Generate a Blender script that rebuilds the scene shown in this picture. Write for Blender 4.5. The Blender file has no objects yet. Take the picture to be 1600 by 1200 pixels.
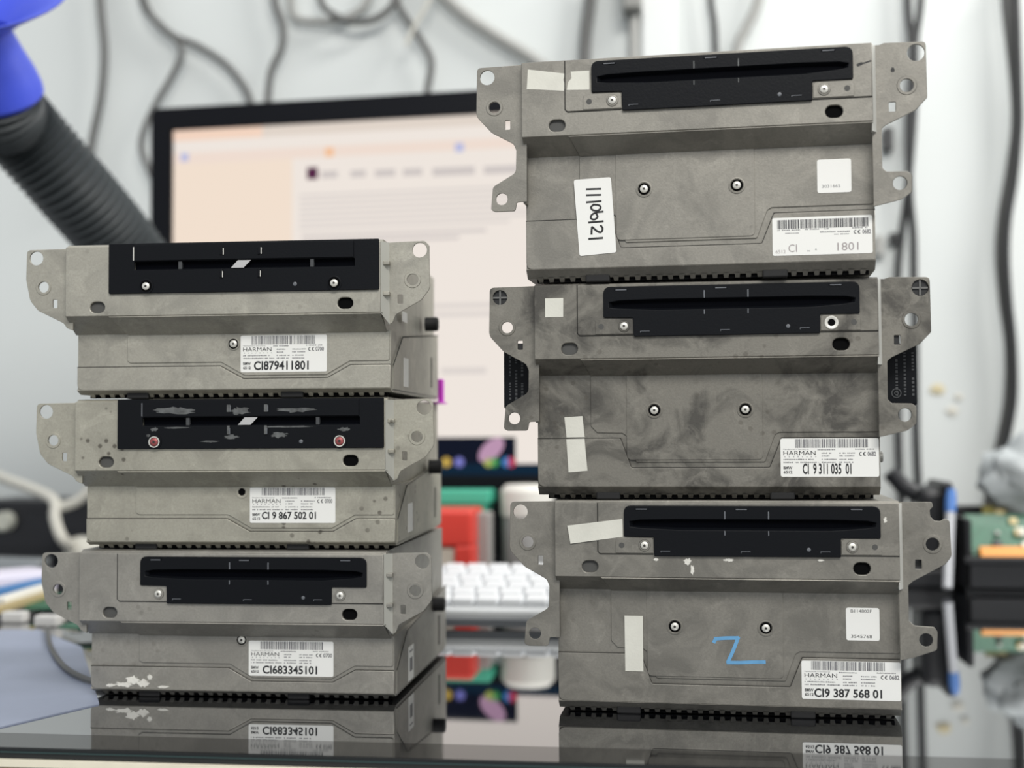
import bpy, bmesh, math, random
from mathutils import Vector, Matrix
R = math.radians
random.seed(7)
S = bpy.context.scene
COL = S.collection

# ------------------------------------------------------------------ camera
FPX, PITCH, ROLL, YAW, CAMH = 2010.077, 0.03903, -0.005827, 0.129139, 0.152695
cy, sy, cp, sp, cr, sr = (math.cos(YAW), math.sin(YAW), math.cos(PITCH), math.sin(PITCH), math.cos(ROLL), math.sin(ROLL))
right0 = Vector((cy, sy, 0)); fwd0 = Vector((-sy * cp, cy * cp, sp)); up0 = Vector((sy * sp, -cy * sp, cp))
cam_x = right0 * cr + up0 * sr
cam_y = up0 * cr - right0 * sr
cam_d = bpy.data.cameras.new('camera')
cam = bpy.data.objects.new('camera', cam_d); COL.objects.link(cam)
m3 = Matrix((cam_x, cam_y, -fwd0)).transposed()
cam.matrix_world = Matrix.Translation((0, 0, CAMH)) @ m3.to_4x4()
cam_d.sensor_width = 36; cam_d.lens = 36 * FPX / 1600
cam_d.clip_start = 0.02
cam_d.dof.use_dof = True; cam_d.dof.focus_distance = 0.70; cam_d.dof.aperture_fstop = 4.8
S.camera = cam

# ------------------------------------------------------------------ light
S.view_settings.view_transform = 'Standard'; S.view_settings.look = 'None'
S.view_settings.gamma = 1; S.view_settings.use_curve_mapping = False
S.view_settings.exposure = 0.2
W = bpy.data.worlds.new('world'); S.world = W; W.use_nodes = True
W.node_tree.nodes['Background'].inputs[0].default_value = (0.92, 0.96, 1.0, 1)
W.node_tree.nodes['Background'].inputs[1].default_value = 0.62


def area(name, loc, target, sx, sz, power, col=(1, 1, 1)):
    l = bpy.data.lights.new(name, 'AREA'); l.shape = 'RECTANGLE'; l.size = sx; l.size_y = sz
    l.energy = power; l.color = col
    o = bpy.data.objects.new(name, l); COL.objects.link(o); o.location = loc
    o.rotation_euler = (Vector(target) - Vector(loc)).to_track_quat('-Z', 'Y').to_euler()
    return o


area('ceiling_panel_light', (0.45, -0.9, 1.6), (0.0, 0.9, 0.15), 1.4, 0.5, 36, (1, 0.97, 0.92))
area('ceiling_tube_light', (1.3, 0.95, 1.7), (0.75, 1.62, 0.3), 0.9, 0.25, 34, (1, 0.98, 0.95))


# ------------------------------------------------------------------ materials
def lin(c):
    return tuple((v / 255 / 12.92) if v / 255 <= .04045 else ((v / 255 + .055) / 1.055) ** 2.4 for v in c) + (1,)


MATS = {}


def mat(name, rgb, rough=.5, metal=0., bump=0., bscale=300, var=0., vscale=40, spec=None, coat=0., trans=0., emit=None):
    """procedural principled material; var = colour mottling, bump = fine relief"""
    if name in MATS: return MATS[name]
    m = bpy.data.materials.new(name); m.use_nodes = True; MATS[name] = m
    nt = m.node_tree; b = nt.nodes['Principled BSDF']
    c = lin(rgb)
    b.inputs['Base Color'].default_value = c; b.inputs['Roughness'].default_value = rough; b.inputs['Metallic'].default_value = metal
    if spec is not None: b.inputs['IOR'].default_value = spec
    if coat: b.inputs['Coat Weight'].default_value = coat
    if trans: b.inputs['Transmission Weight'].default_value = trans
    if emit:
        b.inputs['Emission Color'].default_value = lin(emit[0]); b.inputs['Emission Strength'].default_value = emit[1]
    tc = nt.nodes.new('ShaderNodeTexCoord')
    if var:
        n = nt.nodes.new('ShaderNodeTexNoise'); n.inputs['Scale'].default_value = vscale; n.inputs['Detail'].default_value = 5
        nt.links.new(tc.outputs['Object'], n.inputs['Vector'])
        r = nt.nodes.new('ShaderNodeValToRGB'); nt.links.new(n.outputs['Fac'], r.inputs['Fac'])
        r.color_ramp.elements[0].position = .3; r.color_ramp.elements[1].position = .7
        r.color_ramp.elements[0].color = tuple(v * (1 - var) for v in c[:3]) + (1,)
        r.color_ramp.elements[1].color = tuple(min(1, v * (1 + var)) for v in c[:3]) + (1,)
        nt.links.new(r.outputs['Color'], b.inputs['Base Color'])
    if bump:
        n2 = nt.nodes.new('ShaderNodeTexNoise'); n2.inputs['Scale'].default_value = bscale
        nt.links.new(tc.outputs['Object'], n2.inputs['Vector'])
        bp = nt.nodes.new('ShaderNodeBump'); bp.inputs['Strength'].default_value = bump; bp.inputs['Distance'].default_value = .0004
        nt.links.new(n2.outputs['Fac'], bp.inputs['Height']); nt.links.new(bp.outputs['Normal'], b.inputs['Normal'])
    return m


def cast_metal(name, rgb, stain, stain_amt, speck, seed):
    """bare die-cast / sheet metal with blotchy stains, fine grain and dark specks"""
    m = bpy.data.materials.new(name); m.use_nodes = True; MATS[name] = m
    nt = m.node_tree; N = nt.nodes; K = nt.links.new; b = N['Principled BSDF']
    b.inputs['Metallic'].default_value = .45; b.inputs['Roughness'].default_value = .5
    tc = N.new('ShaderNodeTexCoord'); mp = N.new('ShaderNodeMapping'); mp.inputs['Location'].default_value = (seed * 1.7, seed * .9, seed * 2.3)
    K(tc.outputs['Object'], mp.inputs['Vector'])

    def noise(scale, detail, dist=0.):
        n = N.new('ShaderNodeTexNoise'); n.inputs['Scale'].default_value = scale; n.inputs['Detail'].default_value = detail
        n.inputs['Distortion'].default_value = dist; n.inputs['Roughness'].default_value = .62
        K(mp.outputs['Vector'], n.inputs['Vector']); return n.outputs['Fac']

    def ramp(fac, p0, p1):
        r = N.new('ShaderNodeMapRange'); r.inputs[1].default_value = p0; r.inputs[2].default_value = p1; K(fac, r.inputs[0]); return r.outputs[0]

    def mix(fac, a, bcol, amt=None):
        x = N.new('ShaderNodeMix'); x.data_type = 'RGBA'
        K(fac, x.inputs[0])
        if hasattr(a, 'is_linked'): K(a, x.inputs[6])
        else: x.inputs[6].default_value = a
        x.inputs[7].default_value = bcol
        return x.outputs[2]

    def mul(v, k):
        q = N.new('ShaderNodeMath'); q.operation = 'MULTIPLY'; K(v, q.inputs[0]); q.inputs[1].default_value = k; return q.outputs[0]

    base = lin(rgb); st = lin(stain)
    col = mix(mul(ramp(noise(34, 7, .8), .44, .62), stain_amt), base, st)
    lt = tuple(min(1, v * 1.35) for v in base[:3]) + (1,)
    col = mix(mul(ramp(noise(60, 4, 1.2), .56, .74), .7 * min(1, stain_amt + .2)), col, lt)
    col = mix(mul(ramp(noise(900, 2), .35, .75), .32), col, tuple(v * .55 for v in base[:3]) + (1,))
    if speck:
        vo = N.new('ShaderNodeTexVoronoi'); vo.inputs['Scale'].default_value = 150; K(mp.outputs['Vector'], vo.inputs['Vector'])
        dots = ramp(vo.outputs['Distance'], .24, .15)
        gate = ramp(noise(22, 2), .52, .58)
        q = N.new('ShaderNodeMath'); q.operation = 'MULTIPLY'; K(dots, q.inputs[0]); K(gate, q.inputs[1])
        col = mix(mul(q.outputs[0], speck), col, lin((70, 64, 56)))
    K(col, b.inputs['Base Color'])
    rg = N.new('ShaderNodeMapRange'); K(noise(120, 4), rg.inputs[0]); rg.inputs[3].default_value = .40; rg.inputs[4].default_value = .62
    K(rg.outputs[0], b.inputs['Roughness'])
    bp = N.new('ShaderNodeBump'); bp.inputs['Strength'].default_value = .25; bp.inputs['Distance'].default_value = .0003
    K(noise(1100, 3), bp.inputs['Height']); K(bp.outputs['Normal'], b.inputs['Normal'])
    return m


def emit_mat(name, rgb, s=.86):
    if name in MATS: return MATS[name]
    m = bpy.data.materials.new(name); m.use_nodes = True; MATS[name] = m
    nt = m.node_tree; nt.nodes.remove(nt.nodes['Principled BSDF'])
    e = nt.nodes.new('ShaderNodeEmission'); e.inputs[0].default_value = lin(rgb); e.inputs[1].default_value = s
    nt.links.new(e.outputs[0], nt.nodes['Material Output'].inputs[0]); return m


# ------------------------------------------------------------------ object helpers
def tag(o, label=None, cat=None, group=None, kind=None):
    if label: o['label'] = label
    if cat: o['category'] = cat
    if group: o['group'] = group
    if kind: o['kind'] = kind
    return o


def empty(name, loc, rz=0.):
    o = bpy.data.objects.new(name, None); COL.objects.link(o); o.location = loc; o.rotation_euler = (0, 0, rz)
    o.empty_display_size = .02
    return o


def link(name, me, m, parent=None, smooth=False):
    o = bpy.data.objects.new(name, me); COL.objects.link(o)
    me.materials.clear(); me.materials.append(m)
    if parent: o.parent = parent
    if smooth:
        for p in me.polygons: p.use_smooth = True
    return o


class MB:
    """collects boxes, prisms, lathes and tubes into one mesh; unit scale k"""
    def __init__(s, k=1.0): s.v = []; s.f = []; s.k = k

    def add(s, vs, fs):
        n = len(s.v); s.v += [tuple(c * s.k for c in v) for v in vs]; s.f += [tuple(i + n for i in f) for f in fs]; return s

    def box(s, x0, x1, y0, y1, z0, z1, bev=0.):
        bm = bmesh.new(); bmesh.ops.create_cube(bm, size=1)
        for v in bm.verts: v.co = ((x0 + x1) / 2 + v.co.x * (x1 - x0), (y0 + y1) / 2 + v.co.y * (y1 - y0), (z0 + z1) / 2 + v.co.z * (z1 - z0))
        if bev: bmesh.ops.bevel(bm, geom=bm.edges[:], offset=bev, segments=2, affect='EDGES', profile=.5)
        return s.bm(bm)

    def bm(s, bm, M=None):
        bm.verts.index_update()
        vs = [tuple((M @ v.co) if M else v.co) for v in bm.verts]
        s.add(vs, [tuple(v.index for v in f.verts) for f in bm.faces]); bm.free(); return s

    def prism_x(s, prof, x0, x1):
        """closed (y,z) profile extruded along x"""
        n = len(prof); vs = [(x0, y, z) for y, z in prof] + [(x1, y, z) for y, z in prof]
        fs = [(i, (i + 1) % n, n + (i + 1) % n, n + i) for i in range(n)] + [tuple(range(n - 1, -1, -1)), tuple(range(n, 2 * n))]
        return s.add(vs, fs)

    def lathe(s, prof, c, ax, seg=24):
        """(r,t) profile turned about axis ax through c; closes at r=0"""
        ax = Vector(ax).normalized(); u = ax.orthogonal().normalized(); w = ax.cross(u); c = Vector(c)
        vs = []; fs = []
        for r, t in prof:
            for i in range(seg):
                a = 2 * math.pi * i / seg; vs.append(tuple(c + ax * t + (u * math.cos(a) + w * math.sin(a)) * max(r, 1e-6)))
        for j in range(len(prof) - 1):
            for i in range(seg):
                k = (i + 1) % seg; fs.append((j * seg + i, j * seg + k, (j + 1) * seg + k, (j + 1) * seg + i))
        return s.add(vs, fs)

    def tube(s, pts, r, seg=10, cap=True, rfun=None):
        P = [Vector(p) for p in pts]; n = len(P); vs = []; fs = []; u = None
        for i, p in enumerate(P):
            t = (P[min(i + 1, n - 1)] - P[max(i - 1, 0)]).normalized()
            u = t.orthogonal().normalized() if u is None else (u - t * u.dot(t)).normalized()
            w = t.cross(u); rr = rfun(i) if rfun else r
            for k in range(seg):
                a = 2 * math.pi * k / seg; vs.append(tuple(p + (u * math.cos(a) + w * math.sin(a)) * rr))
        for i in range(n - 1):
            for k in range(seg):
                q = (k + 1) % seg; fs.append((i * seg + k, i * seg + q, (i + 1) * seg + q, (i + 1) * seg + k))
        if cap: fs += [tuple(range(seg - 1, -1, -1)), tuple(range((n - 1) * seg, n * seg))]
        return s.add(vs, fs)

    def build(s, name, m, parent=None, smooth=False):
        me = bpy.data.meshes.new(name); me.from_pydata(s.v, [], s.f)
        bm = bmesh.new(); bm.from_mesh(me); bmesh.ops.recalc_face_normals(bm, faces=bm.faces); bm.to_mesh(me); bm.free()
        o = link(name, me, m, parent, smooth)
        if smooth: me.set_sharp_from_angle(angle=R(40))
        return o


def catmull(pts, n=8):
    P = [Vector(p) for p in pts]; P = [P[0] * 2 - P[1]] + P + [P[-1] * 2 - P[-2]]; out = []
    for i in range(1, len(P) - 2):
        a, b, c, d = P[i - 1:i + 3]
        for k in range(n):
            t = k / n
            out.append(.5 * ((2 * b) + (c - a) * t + (2 * a - 5 * b + 4 * c - d) * t * t + (3 * b - a - 3 * c + d) * t ** 3))
    out.append(P[-2]); return out


def rounded(pts, rad, n=5):
    """round the corners of a 2D polygon; rad a number or one per corner"""
    out = []; N = len(pts)
    for i in range(N):
        r = rad[i] if isinstance(rad, (list, tuple)) else rad
        p = Vector(pts[i]); a = Vector(pts[i - 1]) - p; b = Vector(pts[(i + 1) % N]) - p
        if r <= 0: out.append(tuple(p)); continue
        la, lb = a.length, b.length; a.normalize(); b.normalize()
        ang = a.angle(b); d = min(r / max(math.tan(ang / 2), .05), la * .45, lb * .45)
        s0, s1 = p + a * d, p + b * d
        for k in range(n + 1):
            t = k / n; out.append(tuple((s0 * (1 - t) ** 2) + p * (2 * t * (1 - t)) + (s1 * t * t)))
    return out


def circ(x, z, r, n=20, rz=None): return [(x + r * math.cos(2 * math.pi * i / n), z + (rz or r) * math.sin(2 * math.pi * i / n)) for i in range(n)]
def rect(x0, z0, x1, z1): return [(x0, z0), (x1, z0), (x1, z1), (x0, z1)]
def oval(x, z, hw, hh): return [(x + (hw - hh) * s + hh * math.cos(a), z + hh * math.sin(a)) for s, a0 in ((1, -90), (-1, 90)) for a in [R(a0 + 18 * i) for i in range(11)]]


def plate(name, outlines, y0, y1, m, parent, bev=.0, k=.001):
    """sheet with real holes: list of 2D loops (x,z), y0 front .. y1 back, in mm"""
    cu = bpy.data.curves.new(name, 'CURVE'); cu.dimensions = '2D'; cu.fill_mode = 'BOTH'
    bev = min(bev, (y1 - y0) * .45)
    cu.extrude = (y1 - y0) / 2 - bev; cu.bevel_depth = bev; cu.bevel_resolution = 1; cu.offset = -bev
    for L in outlines:
        sp_ = cu.splines.new('POLY'); sp_.points.add(len(L) - 1); sp_.use_cyclic_u = True
        for q, (x, z) in zip(sp_.points, L): q.co = (x, z, 0, 1)
    ob = bpy.data.objects.new('tmp', cu)
    me = bpy.data.meshes.new_from_object(ob); bpy.data.objects.remove(ob); bpy.data.curves.remove(cu)
    yc = (y0 + y1) / 2
    me.transform(Matrix(((k, 0, 0, 0), (0, 0, -k, yc * k), (0, k, 0, 0), (0, 0, 0, 1))))
    me.name = name
    bm = bmesh.new(); bm.from_mesh(me); bmesh.ops.remove_doubles(bm, verts=bm.verts, dist=1e-7); bmesh.ops.recalc_face_normals(bm, faces=bm.faces); bm.to_mesh(me); bm.free()
    return link(name, me, m, parent)


def ascii_mesh(txt, x0, z0, x1, z1, y, bold=.0):
    """lettering mesh fitted to the box x0..x1, z0..z1 (mm) at depth y"""
    cu = bpy.data.curves.new('t', 'FONT'); cu.body = txt; cu.extrude = .0; cu.resolution_u = 3; cu.offset = bold
    ob = bpy.data.objects.new('tmp', cu); me = bpy.data.meshes.new_from_object(ob)
    bpy.data.objects.remove(ob); bpy.data.curves.remove(cu)
    xs = [v.co.x for v in me.vertices]; ys = [v.co.y for v in me.vertices]
    ax, bx, ay, by = min(xs), max(xs), min(ys), max(ys)
    vs = [(x0 + (v.co.x - ax) / (bx - ax) * (x1 - x0), y, z0 + (v.co.y - ay) / max(by - ay, 1e-6) * (z1 - z0)) for v in me.vertices]
    fs = [tuple(p.vertices) for p in me.polygons]
    bpy.data.meshes.remove(me); return vs, fs


# ------------------------------------------------------------------ head units
BLACK = mat('black_plastic', (12, 14, 18), .42, 0, .15, 900, 0, 1, 1.24)
DARK = mat('slot_dark', (3, 4, 8), .6, spec=1.1)
SEAM = mat('seam_dark', (38, 37, 34), .8)
GAP = mat('gap_shade', (9, 9, 10), .85, spec=1.15)  # near-black colour standing in for shade in gaps and holes
PAPER = mat('label_paper', (226, 226, 222), .5, 0, .05, 500)
INK = mat('label_ink', (26, 27, 30), .6)
GREYINK = mat('label_grey_ink', (112, 112, 114), .6)
FADEINK = mat('label_faded_ink', (150, 143, 143), .6)
TAPE = mat('masking_tape', (205, 204, 194), .65, 0, .2, 700, .05, 90)
STEEL = mat('screw_steel', (214, 212, 204), .42, .5)
TORX = mat('screw_recess', (60, 58, 55), .5, .5)
REDSCREW = mat('screw_red', (150, 78, 78), .45, .4, .2, 900, .3, 700)
RIDGE = mat('bezel_ridge', (96, 99, 104), .4)
SCUFF = mat('scuffed_plastic', (82, 84, 84), .75, 0, .6, 500, .4, 250)
RUBBER = mat('black_rubber', (17, 17, 18), .7)
CRUST = mat('white_residue', (214, 212, 204), .9, 0, .6, 600, .1, 200)
MARKER = mat('blue_marker', (96, 152, 194), .55, 0, .1, 300, .12, 200)
PEN = mat('black_marker', (16, 16, 18), .5)
CLIP = mat('black_clip', (24, 25, 26), .5)
EMBOSS = mat('embossed_plastic', (60, 62, 64), .6)

PITCH_R, PITCH_L = .11687, .08707
kmm = .001


def screw(u, x, z, y, ring, m=STEEL, r=2.2, dish=4.0):
    """recessed washer dish, domed head and star recess"""
    g = MB(kmm); g.lathe([(dish, 0), (dish, -.4), (dish - .7, -.5), (r + 1.0, .0)], (x, y, z), (0, 1, 0), 24); g.build('screw_dish', ring, u, True)
    g = MB(kmm); g.lathe([(r + 1.05, -.06), (0, -.06)], (x, y, z), (0, 1, 0), 20); g.build('screw_shadow_gap', GAP, u)  # flat dark disc painting the shadow ring round the head
    h = MB(kmm); h.lathe([(r, 0), (r, -.7), (r * .8, -1.05), (0, -1.1)], (x, y, z), (0, 1, 0), 20); s = h.build('screw', m, u, True)
    pts = [(x + (r * .42 if i % 2 else r * .27) * math.cos(i * math.pi / 6), y - 1.12, z + (r * .42 if i % 2 else r * .27) * math.sin(i * math.pi / 6)) for i in range(12)]
    t = MB(kmm); t.add(pts, [tuple(range(12))]); t.build('star_recess', TORX, s)


def empty_hole(u, x, z, y, r, ring):
    g = MB(kmm); g.lathe([(r + 1.6, 0), (r + 1.6, -.3), (r + .9, -.35), (r, .0)], (x, y, z), (0, 1, 0), 24); g.build('screw_dish', ring, u, True)
    g = MB(kmm); g.lathe([(r, -.08), (0, -.08)], (x, y, z), (0, 1, 0), 20); g.build('screw_hole', GAP, u)


def seam_line(u, pts, y, r=.32):
    g = MB(kmm)
    g.tube([(x, y, z) for x, z in pts], r, 6); return g.build('seam', SEAM, u)


def dashes(rows, y, rnd):
    """rows of unreadably small print: (x0,x1,z,h)"""
    g = MB(kmm)
    for x0, x1, z, h in rows:
        x = x0
        while x < x1:
            w = rnd.uniform(.35, .8); hh = h * rnd.uniform(.75, 1)
            g.add([(x, y, z), (min(x + w, x1), y, z), (min(x + w, x1), y, z + hh), (x, y, z + hh)], [(0, 1, 2, 3)])
            x += w + rnd.uniform(.18, .3) + (.7 if rnd.random() < .13 else 0)
    return g


def ce_mark(g, x, z, h, y):
    """the two open rings of the conformity mark"""
    r = h / 2; w = .32
    for cx, bar in ((x + r, False), (x + r * 2.9, True)):
        ring = [(cx + q * math.cos(R(a)), y, z + r + q * math.sin(R(a))) for q in (r, r - w * 1.3) for a in range(75, 286, 15)]
        n = len(ring) // 2; g.add(ring, [(i, i + 1, n + i + 1, n + i) for i in range(n - 1)])
        if bar: g.add([(cx - r, y, z + r - w / 2), (cx - .1, y, z + r - w / 2), (cx - .1, y, z + r + w / 2), (cx - r, y, z + r + w / 2)], [(0, 1, 2, 3)])


def rating_label(u, x0, z0, x1, z1, y, num, ce, bars, numbox, small='BMW\n6512', tilt=0., worn=False, seed=1):
    rnd = random.Random(seed)
    w, h = x1 - x0, z1 - z0
    lab = plate('rating_label', [rounded(rect(x0, z0, x1, z1), 1.1)], y - .12, y, PAPER, u)
    lab['label'] = 'white printed rating label'
    yt = y - .17
    X = lambda f: x0 + f * w
    Z = lambda f: z0 + f * h
    g = MB(kmm); x = X(bars[0])
    while x < X(bars[1]):
        bw = rnd.choice((.28, .28, .5, .8)); g.add([(x, yt, Z(bars[2])), (x + bw, yt, Z(bars[2])), (x + bw, yt, Z(bars[3])), (x, yt, Z(bars[3]))], [(0, 1, 2, 3)])
        x += bw + rnd.choice((.22, .22, .3, .5))
    g.build('barcode', mat('barcode_dark', (78, 78, 80), .6) if worn else GREYINK, lab)

    def text(t, fx0, fz0, fx1, fz1, m=INK, name='lettering', bold=.0):
        q = MB(kmm); q.add(*ascii_mesh(t, X(fx0), Z(fz0), X(fx1), Z(fz1), yt, bold)); return q.build(name, m, lab)
    if not worn:
        text('Manufactured in Germany by', .03, .69, .29, .735, GREYINK)
        text('HARMAN', .03, .565, .36, .675)
        text(num, *numbox, bold=.028)
        text('BMW', .03, .195, .12, .275, bold=.03); text('6512', .03, .08, .12, .16, bold=.03)
        rows = [(X(.38), X(.56), Z(.69), .65), (X(.76), X(.95), Z(.7), .65)]
        rows += [(X(a), X(b), Z(c), .7) for a, b, c in ((.42, .52, .60), (.60, .76, .60), (.42, .50, .525), (.60, .75, .525), (.03, .34, .435), (.42, .57, .435), (.60, .74, .435), (.03, .39, .36), (.42, .56, .36), (.60, .74, .36))]
        rows += [(X(.04 + .045 * i), X(.05 + .045 * i), Z(.51), .5) for i in range(8)]
    else:
        text('1801', .65, .09, .86, .30, FADEINK); text('CI', .16, .085, .245, .29, FADEINK); text('6512', .03, .06, .13, .15, FADEINK)
        rows = [(X(.05), X(.28), Z(.655), .6), (X(.33), X(.47), Z(.66), .6), (X(.52), X(.57), Z(.66), .6), (X(.8), X(.95), Z(.66), .6), (X(.48), X(.78), Z(.575), .7), (X(.62), X(.78), Z(.51), .5), (X(.13), X(.27), Z(.575), .45), (X(.35), X(.38), Z(.09), .6), (X(.43), X(.445), Z(.12), 1.0)]
    dashes(rows, yt, rnd).build('small_print', GREYINK, lab)
    g = MB(kmm); ce_mark(g, X(ce[1]), Z(ce[2]), h * .105, yt); g.build('conformity_mark', INK, lab)
    text(ce[0], ce[1] + .085, ce[2] - .005, ce[3], ce[2] + .115, GREYINK, 'lettering', .03)
    return lab


def quad_strip(u, name, pts, y, m, t=.12, lab=None, rad=.0):
    o = plate(name, [rounded(pts, rad) if rad else pts], y - t, y, m, u)
    if lab: o['label'] = lab
    return o


def stroke(parent, name, lines, y, r, m, lab=None):
    """flat handwritten pen strokes, one mesh"""
    g = MB(kmm)
    for j, L in enumerate(lines):
        P = catmull([(x, 0, z) for x, z in L], 5) if len(L) > 2 else [Vector((x, 0, z)) for x, z in L]
        yy = y - .012 * j; n = len(P); vs = []
        for i, p in enumerate(P):
            d = (P[min(i + 1, n - 1)] - P[max(i - 1, 0)]).normalized(); q = Vector((-d.z, 0, d.x)) * r
            e = d * r * .6 * (-1 if i == 0 else 1 if i == n - 1 else 0)
            for w in (p + e + q, p + e - q): vs.append((w.x, yy, w.z))
        g.add(vs, [(2 * i, 2 * i + 1, 2 * i + 3, 2 * i + 2) for i in range(n - 1)])
    o = g.build(name, m, parent)
    if lab: o['label'] = lab
    return o


def blob(u, name, x, z, y, rx, rz, m, seed, lab=None, thick=.25):
    rnd = random.Random(seed); n = 26
    pts = [(x + rx * math.cos(2 * math.pi * i / n) * rnd.uniform(.55, 1.1), z + rz * math.sin(2 * math.pi * i / n) * rnd.uniform(.5, 1.15)) for i in range(n)]
    o = plate(name, [pts], y - thick, y, m, u)
    if lab: o['label'] = lab
    return o


def drive_bezel(u, top, scuff=False):
    """stepped black slot plate of the drive; top = z of its upper edge"""
    d = top - 114.2
    out = rounded([(37.5, 97.6 + d), (53.3, 97.3 + d), (53.5, 87.3 + d), (150.4, 87.5 + d), (150.5, 97.4 + d), (170.6, 97.4 + d), (170.6, 114.2 + d), (37.5, 114.2 + d)], [1, .6, .8, .8, .6, 1, 4, 4])
    slot = [(40.6, 103.0 + d), (46, 102.4 + d), (66, 101.4 + d), (145, 101.3 + d), (163, 102.7 + d), (168, 103.5 + d), (168.4, 105.6 + d), (164, 106.5 + d), (146, 107 + d), (66, 107 + d), (46, 106.6 + d), (40.6, 105.8 + d)]
    zc = 104.3 + d
    deep = [(x + (1.6 if x < 100 else -1.6), zc + (z - zc) * .62) for x, z in slot]
    b = plate('drive_bezel', [out, slot], -1.6, -.2, BLACK, u, .35)
    b['label'] = 'black slotted disc drive bezel'
    n = len(slot); g = MB(kmm)   # funnel lips of the mouth and the dark interior
    g.add([(x, -1.35, z) for x, z in slot] + [(x, 1.0, z) for x, z in deep], [(i, (i + 1) % n, n + (i + 1) % n, n + i) for i in range(n)])
    g.build('slot_lip', BLACK, b)
    g = MB(kmm); g.add([(x, .95, z) for x, z in deep], [tuple(range(n))]); g.build('slot_mouth', DARK, b)
    tabs = [(43.5, 112.4), (96, 112.4), (155, 112.6)], [(57, 90), (99, 90), (140, 90.3)]
    for x, z in tabs[0]:
        g = MB(kmm); g.box(x, x + 7, -2.0, -1.5, z + d - .2, z + d + 1.2, .12); t = g.build('clip_tab', BLACK, b)
        g = MB(kmm); g.box(x + .6, x + 6.4, -2.1, -1.9, z + d - .3, z + d + .2); g.build('tab_edge', RIDGE, t)
    for x, z in tabs[1]:
        g = MB(kmm); g.box(x, x + 5, -1.85, -1.55, z + d, z + d + .3); g.box(x, x + .3, -1.85, -1.55, z + d - .6, z + d); g.build('tab_slot', RIDGE, b)
    for x in (90.5, 113.2):
        g = MB(kmm); g.box(x, x + .7, -1.9, -1.5, 107.2 + d, 111.2 + d, .1); g.box(x, x + .6, -1.9, -1.5, 98.6 + d, 101 + d, .1); g.build('guide_rib', RIDGE if not scuff else SCUFF, b)
    g = MB(kmm); g.lathe([(1.0, -1.62), (.55, -1.75), (0, -1.75)], (134, 0, 91.5 + d), (0, 1, 0), 16); g.build('pin_hole', RIDGE, b, True)
    return b


def wide_bezel(u, scuffed):
    """full-width black drive front of the newer units"""
    out = rounded(rect(25.8, 58.4, 179.6, 86.6), [1, 1, .6, .6])
    slot = rounded([(40.6, 71.6), (166, 71.6), (166, 76.2), (40.6, 76.2)], .8)
    b = plate('drive_bezel', [out, slot], -1.5, -.1, BLACK, u, .3)
    b['label'] = 'worn black disc drive front with grey scuffs' if scuffed else 'black slotted disc drive front'
    g = MB(kmm)
    g.add([(40.6, -1.2, 76.2), (166, -1.2, 76.2), (165, 1.4, 75.4), (41.5, 1.4, 75.4), (40.6, -1.2, 71.6), (166, -1.2, 71.6), (165, 1.4, 72.6), (41.5, 1.4, 72.6)], [(0, 1, 2, 3), (4, 5, 6, 7)])
    g.build('slot_lip', BLACK, b)
    g = MB(kmm); g.box(40.6, 166, .9, 1.9, 71.6, 76.2); g.build('slot_mouth', DARK, b)
    g = MB(kmm); g.box(40.9, 165.6, -2.3, -1.4, 76.6, 85.8, .3); g.build('upper_flap', SCUFF if False else BLACK, b)
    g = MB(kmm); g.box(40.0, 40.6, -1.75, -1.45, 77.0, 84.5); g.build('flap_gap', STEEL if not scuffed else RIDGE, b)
    for x in (90.0, 111.5):
        g = MB(kmm); g.box(x, x + 2.2, -2.8, -2.2, 79.0, 83.2, .3); g.box(x, x + 1.6, -2.4, -1.4, 66.4, 71.4, .3); q = g.build('guide_rib', BLACK if not scuffed else SCUFF, b)
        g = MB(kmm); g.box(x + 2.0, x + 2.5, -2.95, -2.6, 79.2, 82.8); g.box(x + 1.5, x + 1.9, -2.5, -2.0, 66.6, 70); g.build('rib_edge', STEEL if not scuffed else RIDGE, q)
    for x in (66, 141):
        g = MB(kmm); g.box(x, x + 2, -1.2, .9, 71.8, 76.0); g.build('guide_post', EMBOSS, b)
    g = MB(kmm); g.lathe([(1.1, -1.5), (.6, -1.7), (0, -1.7)], (132.5, 0, 62.3), (0, 1, 0), 16); g.build('pin_hole', RIDGE, b, True)
    s = plate('slot_strip', [[(96.3, 71.8), (103.5, 71.8), (107.6, 76.0), (100.2, 76.0)]], -1.9, -1.6, mat('slot_strip_grey', (176, 176, 176), .5), b)
    s['label'] = 'pale grey strip poking out of the slot'
    return b


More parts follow.
